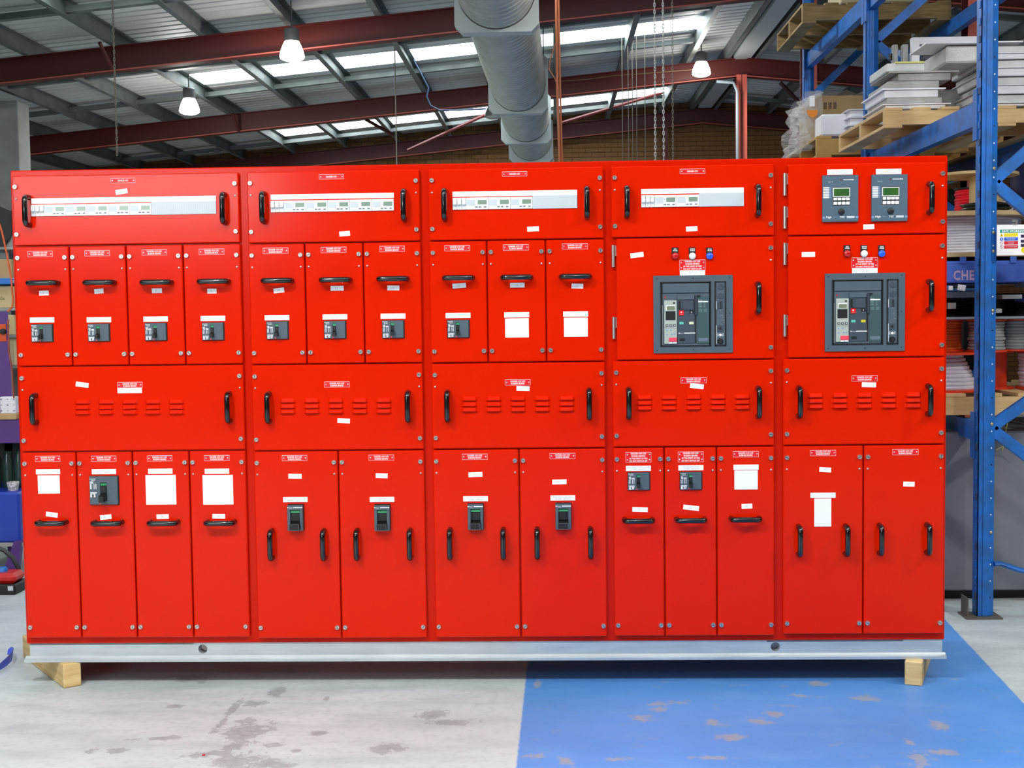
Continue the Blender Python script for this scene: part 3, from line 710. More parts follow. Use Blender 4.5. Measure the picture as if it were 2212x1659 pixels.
# the larger one in the second lower panel
d = Dev(226.4, 1059, 64, 63.5); b = MB(); d.box(b, 0, 1, 0, 1, 0, .004, 1, .0006); d.box(b, .0, .965, .01, .985, .003, .010, 0, .0012)
root = part('circuit_breaker', b, [SLATE, BLACK], sb); m = MB()
for x in (.03, .055, .155, .22): d.box(m, x, x + .02, .27, .45, .010, .0103)
for g in (.19, .215, .24): d.box(m, .02, .02 + .12, g, g + .015, .010, .0103)
d.box(m, .03, .26, .555, .59, .010, .0103); d.box(m, .03, .2, .605, .625, .010, .0103)
for x in (.03, .06, .15, .18): d.box(m, x, x + .02, .63, .73, .010, .0103)
part('rating_print', m, PAPER, root)
d.txt(text_mesh('Schneider', .0064, WHITE, 'LEFT', bold=.0001), root, .01, .095, .0104); d.txt(text_mesh('Electric', .0058, WHITE, 'LEFT', bold=.0001), root, .06, .145, .0104)
s_ = MB(); d.box(s_, .37, .6, .22, .86, .010, .011); part('toggle_slot', s_, BLACK, root)
g = MB(); d.box(g, .39, .6, .255, .32, .011, .0117); part('indicator', g, GREEN, root)
t = MB(); d.box(t, .385, .59, .36, .58, .011, .016, 0, .001)
xa, xb = d.X(.39), d.X(.6); za, zz_ = d.Z(.6), d.Z(.82); y0, y1 = d.y - .011, d.y - .048
t.add([(xa, y0, za), (xb, y0, za), (xb, y0, zz_), (xa, y0, zz_), (xa + .003, y1, za - .008), (xb - .003, y1, za - .008), (xb - .003, y1, zz_ - .006), (xa + .003, y1, zz_ - .006)], [(0, 1, 5, 4), (1, 2, 6, 5), (2, 3, 7, 6), (3, 0, 4, 7), (4, 5, 6, 7)])
part('toggle', t, BLACK, root)
k = MB(); k.prism([(d.X(.33), 0, d.Z(.975)), (d.X(.4), 0, d.Z(.975)), (d.X(.365), 0, d.Z(.93))], (0, d.y - .0108, 0), (0, d.y - .01, 0)); part('trip_button', k, PINK, root)
q = MB(); q.cyl((d.X(.74), d.y - .01, d.Z(.44)), (d.X(.74), d.y - .0104, d.Z(.44)), .001, n=8); d.box(q, .57, .61, .955, .97, .01, .0104); part('screw_hole', q, BLACK, root)

def big_toggle_breaker(u, v):
    d = Dev(u, v, 34.5, 57.5); b = MB()
    d.box(b, 0, 1, 0, 1, 0, .006, 1, .0006)
    for (f0, f1, g0, g1) in ((.01, .19, .03, .985), (.8, .97, .03, .985), (.19, .8, .03, .2), (.19, .8, .93, .985)): d.box(b, f0, f1, g0, g1, .004, .024, 0, .0008)
    d.box(b, .19, .8, .2, .93, .004, .008, 1)
    root = part('circuit_breaker', b, [SLATE, BLACK], sb, label='tall narrow breaker with a wide black toggle')
    m = MB(); d.box(m, .4, .97, .085, .12, .024, .0244); d.box(m, .015, .08, .085, .12, .024, .0244); part('logo_stripe', m, WHITE, root)
    d.txt(text_mesh('Schneider', .0042, WHITE, 'LEFT', bold=.0001), root, .09, .105, .0245); d.txt(text_mesh('Electric', .0036, WHITE, 'LEFT'), root, .17, .145, .0245)
    g = MB(); d.box(g, .2, .79, .205, .25, .008, .011, 1); d.box(g, .2, .79, .245, .31, .008, .016, 0); part('indicator', g, [mat('indicator_mint', (70, 176, 116), .4), GREEN], root)
    t = MB(); d.box(t, .2, .79, .33, .63, .008, .016, 0, .001); d.box(t, .2, .32, .365, .385, .0155, .0165, 1); d.box(t, .68, .79, .365, .385, .0155, .0165, 1)
    xa, xb = d.X(.2), d.X(.79); za, z2 = d.Z(.66), d.Z(.92); y0, y1 = d.y - .008, d.y - .046
    t.add([(xa, y0, za), (xb, y0, za), (xb, y0, z2), (xa, y0, z2), (xa, y1, za - .006), (xb, y1, za - .006), (xb, y1, z2 - .003), (xa, y1, z2 - .003)], [(0, 1, 5, 4), (1, 2, 6, 5), (2, 3, 7, 6), (3, 0, 4, 7), (4, 5, 6, 7)])
    for (x0, x1, z0, z1) in ((xa, xb, za - .0068, za - .006), (xa, xb, z2 - .003, z2 - .002), (xb - .0008, xb, z2 - .003, za - .006)): t.box(x0, x1, y1 - .0004, y1, z0, z1, 2)
    part('toggle', t, [BLACK, DARKSLOT, GREYD], root)
for q in ((640, 1117), (826.9, 1117.2), (1028, 1115), (1217, 1114)): big_toggle_breaker(*q)

# --- metering rows
def meter_row(u0, u1, vhl, vhr, vrl, vrr, nm, ua, ub, hdr):
    """header strip and module row; (top, bottom) v pairs for the near and far ends; nm meters between ua and ub; blanking to u1"""
    xl, xr = F(u0, 440)[0], F(u1, 440)[0]
    zt = (F(u0, vhl[0])[1] + F(u1, vhr[0])[1]) / 2; zt0 = (F(u0, vhl[1])[1] + F(u1, vhr[1])[1]) / 2
    zr1 = (F(u0, vrl[0])[1] + F(u1, vrr[0])[1]) / 2; zr0 = (F(u0, vrl[1])[1] + F(u1, vrr[1])[1]) / 2
    hs = part('label_strip', MB().box(xl, xr, PY - .0015, PY, zt0, zt, bev=.0005), WHITE, sb)
    xa, xb = F(ua, 440)[0], F(ub, 440)[0]; pit = (xb - xa) / nm; zc = (zt + zt0) / 2
    link('lettering', text_mesh(hdr[0], .0062, GREYTXT, line=1.2), hs, ((xl + xa) / 2, PY - .0017, zc), (PI / 2, 0, 0))
    for k in range(nm): link('lettering', text_mesh(hdr[k + 1], .0062, GREYTXT, line=1.2), hs, (xa + pit * (k + .5), PY - .0017, zc), (PI / 2, 0, 0))
    pw = (xa - xl) / 3; hgt = zr1 - zr0
    for k in range(3):
        x0, x1 = xl + pw * k, xl + pw * (k + 1); b = MB()
        b.box(x0 + .0004, x1 - .0004, PY - .006, PY, zr0, zr1, 0, .0008); b.box(x0 + .001, x1 - .001, PY - .013, PY - .006, zr0 + hgt * .42, zr1 - hgt * .1, 0, .0015)
        o = part('fuse_module', b, METERW, sb); q = MB(); q.box(x0 + .003, x1 - .003, PY - .014, PY - .006, zr0 + hgt * .36, zr0 + hgt * .4); q.box(x0 + .006, x1 - .008, PY - .0065, PY - .006, zr0 + hgt * .12, zr0 + hgt * .2); part('toggle', q, METERG, o)
    for k in range(nm):
        x0, x1 = xa + pit * k, xa + pit * (k + 1); b = MB(); b.box(x0 + .0004, x1 - .0004, PY - .006, PY, zr0, zr1, 0, .0008); b.box(x0 + .003, x0 + pit * .4, PY - .0064, PY - .006, zr0 + hgt * .3, zr1 - hgt * .2, 1)
        for j in range(2): b.box(x0 + pit * .44, x0 + pit * .47, PY - .0066, PY - .006, zr1 - hgt * (.28 + j * .12), zr1 - hgt * (.22 + j * .12), 1)
        o = part('energy_meter', b, [METERW, METERG], sb)
        q = MB(); q.box(x0 + pit * .53, x0 + pit * .93, PY - .0068, PY - .006, zr0 + hgt * .42, zr1 - hgt * .22, 0); part('display', q, LCD, o)
        for f in (.41, .57, .8):
            q = MB(); q.box(x0 + pit * f, x0 + pit * (f + .11), PY - .008, PY - .006, zr0 + hgt * .16, zr0 + hgt * .25, bev=.0004); part('push_button', q, GREYD, o)
    if u1 - ub > 5:
        b = MB(); b.box(xb, xr, PY - .004, PY, zr0 - .001, zr1 + .004, 0, .0005); nn = int((xr - xb) / .0088)
        for k in range(nn): xk = xb + (xr - xb) * (k + .5) / nn; b.box(xk - .003, xk + .003, PY - .0046, PY - .004, zr0 + .002, zr1 + .001)
        part('blanking_plate', b, METERG, sb)
meter_row(67.8, 467, (428.6, 439.5), (422.7, 435.5), (442.3, 466.6), (437, 462.5), 5, 96.3, 327.4, ['METERING\nPANEL 1', 'UPS No.1', 'UPS No.2', 'CRANE No.1\nAUX SUPPLY', 'CRANE No.2\nAUX SUPPLY', 'UPS BYPASS\nSUPPLY'])
meter_row(585, 851, (420.5, 431.5), (416, 427.8), (434, 459.2), (430, 454.5), 5, 613.5, 851, ['METERING\nPANEL 2', 'ACTIVE\nHARMONIC FILTER', 'MSSB P\nSUB SUPPLY', 'DIESEL\nFUEL PUMPS', 'CHILLER No.1', 'CHILLER No.2'])
meter_row(977.8, 1247, (414, 425.3), (410, 421.8), (427.5, 452.5), (423.5, 450), 3, 1007, 1150.6, ['METERING\nPANEL 3', 'DB-LIFT\nSUB SUPPLY', 'MSSB NORTH\nSUB SUPPLY', 'MSSB SOUTH\nSUB SUPPLY'])
meter_row(1384.9, 1606.7, (407.8, 419), (405.5, 417), (421.8, 446.7), (419, 446), 2, 1413.5, 1510, ['METERING\nPANEL 4', 'FIRE PUMP\nCONTROL PANEL', 'FIRE\nJACKING PUMP'])

# --- protection relays
def relay(u, v):
    d = Dev(u, v, 75, 97.5); b = MB(); d.box(b, 0, 1, 0, 1, 0, .012, 0, .0012)
    root = part('protection_relay', b, mat('relay_slate', (74, 96, 112), .45), sb)
    m = MB()
    for k in range(7): d.box(m, .02, .185, .253 + k * .0355, .275 + k * .0355, .012, .0123, 0)
    for k in range(7): d.box(m, .195, .235, .253 + k * .0355, .275 + k * .0355, .012, .0122, 1)
    d.box(m, 0, .07, .885, .93, .012, .0122, 1); d.box(m, .93, 1, .885, .93, .012, .0122, 1); d.box(m, .68, .895, .88, .925, .012, .0122, 2)
    part('label_strips', m, [PAPER, mat('relay_pale_blue', (116, 146, 186), .5), METERG], root)
    q = MB(); d.box(q, .28, .77, .25, .66, .012, .0126, 1); d.box(q, .288, .765, .256, .652, .0124, .013, 0); part('keypad', q, [BLACK, GREYD], root)
    q = MB(); d.box(q, .29, .765, .272, .465, .013, .014, 0, .0004); d.box(q, .312, .745, .287, .45, .014, .0143, 1); part('display', q, [PAPER, LCDD], root)
    for r_ in range(2):
        for c_ in range(4):
            f = .305 + c_ * .116; g = (.483, .57)[r_]; k = MB(); d.box(k, f, f + .1, g, g + (.056 if r_ == 0 else .066), .013, .0155, 0, .0008); o = part('push_button', k, WHITE, root)
    k = MB(); k.lathe((d.X(.525), d.y - .012, d.Z(.785)), (0, -1, 0), [(.0125, 0), (.0125, .006), (.009, .009), (.004, .0095)], 14); d.box(k, .44, .61, .755, .81, .012, .015, 0, .002); part('port_cover', k, BLACK, root, 40)
    k = MB(); k.lathe((d.X(.515), d.y - .012, d.Z(.1)), (0, -1, 0), [(.0035, 0), (.0035, .0004)], 12); part('logo_mark', k, mat('logo_maroon', (110, 20, 30), .5), root)
    d.txt(text_mesh('WOODWARD', .0064, WHITE, 'LEFT', bold=.0002), root, .58, .1, .0124); d.txt(text_mesh('System OK', .0042, WHITE, 'LEFT'), root, .16, .145, .0124)
    d.txt(text_mesh('High', .0105, WHITE, 'LEFT', bold=.0002, sx=1.12), root, .1, .905, .0124); d.txt(text_mesh('PRO', .0076, mat('relay_print_blue', (126, 150, 172), .5), 'LEFT'), root, .31, .9, .0124)
    d.txt(text_mesh('TEC', .0098, WHITE, 'LEFT', bold=.0002, sx=1.15), root, .48, .9, .0124)
relay(1814, 429.3); relay(1920, 427.9)

# --- indicator lamps with their black legends
for (u, v, m) in ((1458.6, 552.9, REDL), (1495.8, 552.9, WHITEL), (1533.2, 552.9, BLUEL), (1830.8, 547.8, REDL), (1867.4, 547.8, WHITEL), (1905.4, 547.8, BLUEL)):
    x, z = F(u, v, PY - .012); b = MB(); b.box(x - .0135, x + .0135, PY - .003, PY, z - .008, z + .034, bev=.001); b.lathe((x, PY - .003, z), (0, -1, 0), [(.0145, 0), (.0145, .003)], 18)
    root = part('indicator_lamp', b, BLACK, sb)
    part('lens', MB().lathe((x, PY - .006, z), (0, -1, 0), [(.0138, 0), (.0138, .006), (.0115, .0095), (.006, .0115)], 18), m, root, 50)
    link('lettering', text_mesh({'lens_red': 'RED\nPHASE', 'lens_white': 'WHITE\nPHASE', 'lens_blue': 'BLUE\nPHASE'}[m.name], .0062, WHITE, bold=.0002), root, (x + .001, PY - .0034, z + .0245), (PI / 2, 0, 0))

# --- air circuit breakers
def acb(u, v, yellow):
    d = Dev(u, v, 168, 165); b = MB()
    fx = lambda p: (p - 70) / 1550; fz = lambda p: (p - 60) / 1520
    def px(b, x0, x1, y0, y1, d0, d1, m=0, bev=0): return d.box(b, fx(x0), fx(x1), fz(y0), fz(y1), d0, d1, m, bev)
    for q in ((70, 205, 60, 1580), (1490, 1620, 60, 1580), (205, 1490, 60, 185), (205, 1490, 1450, 1580), (1195, 1265, 185, 1450)): px(b, *q, 0, .006, 0)
    px(b, 205, 1195, 185, 1450, 0, .0015, 1); px(b, 1265, 1490, 185, 1450, 0, .0015, 1)
    for q in ((205, 1195, 185, 200), (205, 1195, 1435, 1450), (205, 222, 185, 1450), (1180, 1195, 185, 1450), (1265, 1285, 185, 1450), (1470, 1490, 185, 1450), (1265, 1490, 185, 198), (1265, 1490, 1432, 1450)): px(b, *q, .0015, .009, 1)
    for (x, y) in ((135, 120), (848, 118), (1555, 108), (1555, 812), (135, 1525), (850, 1515), (1555, 1508)): b.cyl((d.X(fx(x)), d.y - .006, d.Z(fz(y))), (d.X(fx(x)), d.y - .0075, d.Z(fz(y))), .0022, n=10, m=1)
    root = part('air_circuit_breaker', b, [SLATE, BLACK], sb, label='large withdrawable air circuit breaker behind a slate bezel')
    f = MB(); px(f, 248, 1158, 215, 405, .0015, .010, 0, .002); px(f, 248, 1158, 410, 1432, .0015, .006, 0, .001); px(f, 925, 1158, 480, 1400, .006, .009, 1, .001); px(f, 535, 870, 440, 1390, .006, .0095, 2, .001); px(f, 535, 870, 440, 535, .009, .013, 0, .001)
    part('front_cover', f, [SLATE, SLATEG, SLATE2], root)
    t = MB(); px(t, 278, 525, 545, 1395, .006, .012, 0, .001); px(t, 282, 522, 1078, 1086, .012, .0124, 2); px(t, 310, 492, 640, 742, .012, .014, 3, .0008); px(t, 305, 498, 755, 932, .012, .0124, 4)
    t.lathe((d.X(fx(470)), d.y - .012, d.Z(fz(597))), (0, -1, 0), [(.0040, 0), (.0040, .0006), (.0026, .0007), (.0026, .0003)], 14, 4)
    part('trip_unit', t, [SILVERP, SLATE, GREYD, PAPER, BLACK], root, label='pale beige trip unit')
    q = MB(); px(q, 325, 485, 655, 735, .014, .0144); part('display', q, mat('trip_display', (120, 128, 100), .3), root)
    for x in (330, 403, 477):
        q = MB(); px(q, x - 24, x + 24, 1012, 1055, .012, .014, 0, .0005); px(q, x - 12, x + 12, 1024, 1044, .014, .0143, 1); part('push_button', q, [BLACK, METERG], root)
    q = MB()
    for (x, y) in ((328, 1132), (405, 1130), (330, 1215), (425, 1212), (475, 1210)): px(q, x - 16, x + 16, y - 14, y + 14, .012, .0124)
    part('dial_print', q, mat('print_pale_blue', (120, 150, 182), .5), root)
    q = MB(); px(q, 365, 525, 1275, 1355, .012, .016, 0, .0008); px(q, 370, 432, 1360, 1390, .012, .0124, 1); px(q, 445, 515, 1360, 1385, .012, .0124, 1); part('safety_tag', q, [PINK, PAPER], root)
    q = MB(); px(q, 556, 850, 545, 735, .0095, .014, 0, .001); px(q, 556, 596, 560, 720, .014, .0146, 1); px(q, 600, 636, 560, 720, .014, .018, 0, .002); part('charging_handle_recess', q, [SLATE2, BLACK], root)
    q = MB(); px(q, 565, 662, 745, 840, .0095, .013, 0, .0008); o = part('off_button', q, SIGNRED, root); d.txt(text_mesh('O', .0075, WHITE, bold=.0005), root, fx(610), fz(778), .0134); d.txt(text_mesh('push OFF', .0026, WHITE), root, fx(612), fz(820), .0134)
    q = MB(); px(q, 770, 850, 750, 805, .0095, .013, 0, .0008); part('on_button', q, BLACK, root); d.txt(text_mesh('I', .0075, WHITE, bold=.0005), root, fx(808), fz(778), .0134); d.txt(text_mesh('push ON', .0026, WHITE), root, fx(810), fz(817), .0098)
    q = MB(); px(q, 575, 656, 968, 1016, .0095, .011, 0, .0005); part('status_window', q, MINT, root); d.txt(text_mesh('OFF', .0034, SLATEG), root, fx(615), fz(993), .0113)
    q = MB(); px(q, 765, 852, 968, 1016, .0095, .011, 0, .0005); part('status_window', q, YELLOW if yellow else CREAM, root); d.txt(text_mesh('CHARGED' if yellow else 'O.K.', .0026, SLATE2), root, fx(808), fz(993), .0113)
    q = MB(); px(q, 668, 884, 1180, 1196, .0095, .0105); px(q, 560, 580, 1180, 1196, .0095, .0105); part('logo_stripe', q, WHITE, root); d.txt(text_mesh('Schneider', .0036, WHITE, 'LEFT'), root, fx(584), fz(1190), .0108)
    q = MB(); px(q, 578, 682, 1292, 1342, .0095, .0102); part('emblem_recess', q, BLACK, root)
    q = MB(); px(q, 875, 925, 450, 840, .006, .018, 0, .003); px(q, 880, 908, 840, 1390, .006, .0066, 1); px(q, 925, 985, 450, 470, .009, .016, 1, .001); part('charging_lever', q, [mat('lever_grey', (54, 62, 70), .4), BLACK], root)
    q = MB(); px(q, 942, 1135, 565, 588, .009, .0094, 0)
    for y in (600, 625, 655, 675): px(q, 945, 1015, y, y + 9, .009, .0093, 1); px(q, 1050, 1080, y, y + 9, .009, .0093, 1)
    for y in (720, 742, 765): px(q, 945, 1020, y, y + 7, .009, .0093, 1); px(q, 1050, 1120, y, y + 7, .009, .0093, 1)
    px(q, 945, 1135, 1288, 1352, .009, .0095, 2); part('rating_print', q, [WHITE, mat('print_teal', (118, 150, 146), .5), mat('plate_slate', (98, 112, 126), .4)], root)
    d.txt(text_mesh('Masterpact', .0036, WHITE, 'LEFT'), root, fx(942), fz(550), .0094)
    q = MB(); px(q, 280, 322, 465, 500, .006, .0068); part('reset_button', q, mat('reset_red', (150, 50, 52), .5), root)
    q = MB(); px(q, 238, 255, 640, 1415, .0015, .010); part('guide_rail', q, CHROME, root)
    q = MB(); px(q, 1292, 1468, 200, 1430, .0015, .006, 0, .001); px(q, 1294, 1306, 570, 730, .006, .0066, 2); px(q, 1294, 1306, 1045, 1400, .006, .0066, 2)
    for y in (290, 470): q.lathe((d.X(fx(1382)), d.y - .006, d.Z(fz(y))), (0, -1, 0), [(.0128, 0), (.0128, .002), (.0115, .0026), (.0112, .0018)], 20, 1)
    px(q, 1330, 1420, 570, 720, .006, .0085, 1, .0008); px(q, 1372, 1395, 575, 715, .0085, .009, 3)
    px(q, 1320, 1430, 1045, 1160, .006, .0085, 1, .0008); q.cyl((d.X(fx(1370)), d.y - .0085, d.Z(fz(1105))), (d.X(fx(1370)), d.y - .009, d.Z(fz(1105))), .0058, n=14, m=3)
    q.lathe((d.X(fx(1376)), d.y - .006, d.Z(fz(1232))), (0, -1, 0), [(.0052, 0), (.0052, .001)], 14, 4)
    for (x, y) in ((1328, 1215), (1328, 1248), (1425, 1215), (1425, 1245)): px(q, x - 9, x + 9, y - 9, y + 9, .006, .0064, 4)
    q.lathe((d.X(fx(1372)), d.y - .006, d.Z(fz(1358))), (0, -1, 0), [(.0118, 0), (.0118, .004), (.0095, .007)], 18, 3)
    part('racking_panel', q, [SLATE, SLATE2, METERG, BLACK, PAPER], root)
    d.txt(text_mesh('ref.', .0036, WHITE), root, fx(1380), fz(745), .0065); d.txt(text_mesh('disconnected', .0018, WHITE), root, fx(1400), fz(850), .0065); d.txt(text_mesh('test', .0026, WHITE), root, fx(1430), fz(892), .0065); d.txt(text_mesh('connected', .0020, WHITE), root, fx(1425), fz(942), .0065)
acb(1496.9, 678.7, False); acb(1867.7, 674.4, True)

# --- timber bearers under the base channel
def bearer(x, y, ang, L, wd, label):
    b = MB(); rot = Euler((0, 0, ang)).to_matrix()
    b.obox(Vector((x, y, .05)) + rot @ Vector((0, L / 2, 0)), (wd / 2, L / 2, .05), rot, 0, .004)
    return solo('timber_bearer', b, TIMBER, label, 'timber')
bearer(.2, -.03, math.atan2(.31, .41), .62, .073, 'skewed pine bearer under the switchboard end standing on bare concrete')
bearer(3.637, -.05, -math.atan2(.09, .24), .62, .068, 'short pine bearer under the switchboard end standing on the blue floor paint')

# ------------------------------------------------------------------ overhead: duct, lamps, chains, cables
c1, c3 = at(1074, 75, y=5.6), at(1137, 311, y=12.9)
dd = (c3 - c1); dd.z = 0; dd.normalize(); zc_d = (c1.z + c3.z) / 2 + .345
def dpt(y): k = (y - c1.y) / dd.y; return Vector((c1.x + dd.x * k, y, zc_d))
duct = thing('ventilation_duct', 'long grey spiral ventilation duct with square collars running under the roof', 'duct', dpt(9))
sec = [2.0, 5.6, 10.1, 12.9, 15.2, 18.2]
for ya, yb in zip(sec, sec[1:]):
    prof = []; L = (dpt(yb) - dpt(ya)).length; k = int(L / .13)
    for i in range(k):
        h = L * i / k; prof += [(.318, h), (.318, h + L / k * .82), (.324, h + L / k * .88), (.324, h + L / k * .94)]
    prof.append((.318, L)); part('duct_section', MB().lathe(dpt(ya), dd, prof, 36), DUCT, duct, 35)
def collar(y, r=.325, hw=.345, t=.16):
    b = MB(); c = dpt(y); n = 32; a = Vector((dd.y, -dd.x, 0)); up = Vector((0, 0, 1)); vs = []
    for off in (-t / 2, t / 2):
        for i in range(n):
            an = 2 * PI * (i + .5) / n; x, z = math.cos(an), math.sin(an); vs.append(c + dd * off + a * (r * x) + up * (r * z))
        for i in range(n):
            an = 2 * PI * (i + .5) / n; x, z = math.cos(an), math.sin(an); k = hw / max(abs(x), abs(z)); vs.append(c + dd * off + a * (k * x) + up * (k * z))
    fs = []
    for i in range(n):
        j = (i + 1) % n
        fs += [(i, j, n + j, n + i), (2 * n + i, 3 * n + i, 3 * n + j, 2 * n + j), (n + i, n + j, 3 * n + j, 3 * n + i), (i, 2 * n + i, 2 * n + j, j)]
    b.add(vs, fs); o = part('duct_collar', b, DUCTP, duct)
    for s_ in (-1, 1):
        p = c + a * (s_ * .3) + up * .34; part('hanger_rod', MB().cyl(p, (p.x, p.y, zb(p.x) + RAFT_H + PURL_H), .008, n=6), PURLIN, duct)
for y in (5.6, 10.1, 12.9, 15.2): collar(y)

def high_bay(x, y, z, watts, label, on=True, group=None):
    t = thing('high_bay_lamp', label, 'lamp', (x, y, z), group)
    part('reflector', MB().lathe((x, y, z), (0, 0, 1), [(.128, 0), (.132, .01), (.122, .06), (.10, .12), (.075, .17)], 24), LENS if on else mat('lamp_glass_bell', (150, 156, 152), .12, coat=.6), t, 50, 'glowing prismatic bell' if on else 'clear unlit bell')
    part('driver_housing', MB().lathe((x, y, z + .17), (0, 0, 1), [(.075, 0), (.08, .02), (.08, .12), (.05, .14)], 16), mat('lamp_housing', (96, 98, 98), .5), t, 40)
    part('lens', MB().lathe((x, y, z + .002), (0, 0, -1), [(.126, 0), (.12, .014), (.08, .032), (.03, .038)], 24), LENS if on else mat('lamp_lens_unlit', (188, 192, 188), .12, coat=.6), t, 50)
    part('suspension', MB().cyl((x, y, z + .3), (x, y, max(z + .36, zb(x) + RAFT_H + PURL_H)), .009, n=6), PURLIN, t)
    if on:
        for kind, e, dz in (('AREA', .22, .05), ('POINT', .16, .16)):
            ld = bpy.data.lights.new('lamp_light', kind); ld.energy = watts * LAMP_W * e; ld.color = (1, .97, .92)
            if kind == 'AREA': ld.shape = 'DISK'; ld.size = .24
            else: ld.shadow_soft_size = .11
            o = bpy.data.objects.new('lamp_light', ld); C.objects.link(o); o.location = (x, y, z - dz)
            o.parent = t; o.matrix_parent_inverse = Matrix.Translation((x, y, z)).inverted()
    return t
VL = ['glowing high bay lamp in front of the first dark red rafter', 'glowing high bay lamp hanging low by the dark end of the shed', 'glowing high bay lamp close to the salmon ridge column']
for q, l in zip(VIEW_LAMPS, VL): high_bay(*q, l)
p = at(1066, 252, y=14.6); high_bay(p.x, 14.6, p.z, 0, 'unlit high bay lamp with a clear dome beside the ventilation duct', on=False)
KL = ['high bay lamp hanging over the floor before the switchboard', 'high bay lamp hanging over the blue painted lane', 'high bay lamp hanging over the bare concrete before the workbench', 'high bay lamp hanging behind the camera position', 'high bay lamp hanging before the end of the pallet rack', 'added unseen lamp outboard of the pallet rack, brightening its load', 'high bay lamp hanging behind the switchboard']
for q, l in zip(KEY_LAMPS, KL): high_bay(*q, l)

def chain(x, y, z0, z1, label, m, pitch=.03, r=.0034, wd=.0075, group=None):
    b = MB(); n = int((z1 - z0) / pitch); h = pitch * .72
    for i in range(n):
        z = z0 + pitch * (i + .5); a = (i % 2) * PI / 2; ca, sa = math.cos(a), math.sin(a); pts = []
        for j in range(8):
            an = 2 * PI * j / 8; xx, zz2 = wd * math.cos(an), h * math.sin(an); pts.append((x + xx * ca, y + xx * sa, z + zz2))
        b.tube(pts, r, 4, closed=True)
    return solo('hoist_chain', b, m, label, 'chain', group)
for u, lb in ((1415, 'pale hoist chain, the one nearest the ventilation duct of three'), (1433, 'brightest pale hoist chain, middle one of three'), (1453, 'thin dull hoist chain, the one nearest the lit lamp by the ridge')):
    p = at(u, 200, y=6.0); chain(p.x, 6.0, 1.2, zb(p.x) + RAFT_H + .1, lb, STEELCH if u < 1450 else CHAIND, r=.0034 if u < 1450 else .0022)
p = at(253, 335, y=4.2); chain(p.x, 4.2, p.z, zb(p.x) + RAFT_H + .15, 'lone grey chain dangling in front of the dark corner', CHAIND, r=.003, wd=.006, pitch=.026)
for u, nth in ((1345, 'first'), (1358, 'second'), (1367, 'third'), (1376, 'fourth'), (1394, 'fifth')):
    p = at(u, 300, y=12.0); solo('pull_cord', MB().tube([(p.x, 12, .9), (p.x, 12, zb(p.x) + RAFT_H + .1)], .006, 5), CHAIND, f'thin pale pull cord before the brick gable, {nth} in the row from the duct', 'cord', 'pull cords hanging before the brick wall')
p = at(857, 345, y=11.0); solo('hanging_line', MB().tube([(p.x, 11, .9), (p.x, 11, zb(p.x) + RAFT_H + .1)], .008, 5), CHAIND, 'single grey drop cord hanging behind the second bay of the switchboard', 'cord')
pa, pb = at(1201, 0, y=7), at(1209, 345, y=7)
solo('drop_cable', MB().tube([(pa.x, 7, 4.95), (pa.x + .003, 7, 3.6), (pb.x, 7, pb.z), (pb.x, 7, .6)], .012, 8).tube([(pa.x + .02, 7, 4.9), (pa.x + .03, 7, 3.6), (pb.x + .022, 7, pb.z), (pb.x + .022, 7, .6)], .009, 8), mat('drop_cable_brown', (176, 96, 58), .5), 'pair of orange brown drop cables hanging beside the duct', 'cable', smooth=60)
pts = [at(u, v, y=7.05) for u, v in ((1203, 85), (1188, 130), (1186, 150), (1196, 165), (1206, 185), (1210, 215), (1211, 260), (1216, 345))]
solo('loose_wire', MB().tube([Vector(q) for q in pts] + [Vector((pts[-1].x + .02, 7.05, 1.2))], .005, 6), mat('wire_brown', (186, 108, 70), .5), 'thin looping wire tied along the orange drop cables', 'cable', smooth=60)
pts = [at(u, v, y=12.2) for u, v in ((860, 70), (905, 150), (926, 190), (922, 208), (930, 228), (950, 238), (985, 238), (1050, 235))]
solo('hanging_wire', MB().tube(pts, .012, 6), mat('wire_blue', (34, 62, 96), .5), 'dark blue cable looping below the second rafter', 'cable', smooth=60)
pts = [at(u, v, y=13.6) for u, v in ((1195, 176), (1260, 172), (1330, 163), (1400, 158), (1500, 150))]
solo('catenary_wire', MB().tube(pts, .006, 5), mat('wire_tan', (120, 96, 62), .6), 'thin tan wire strung along the second rafter', 'cable', smooth=60)

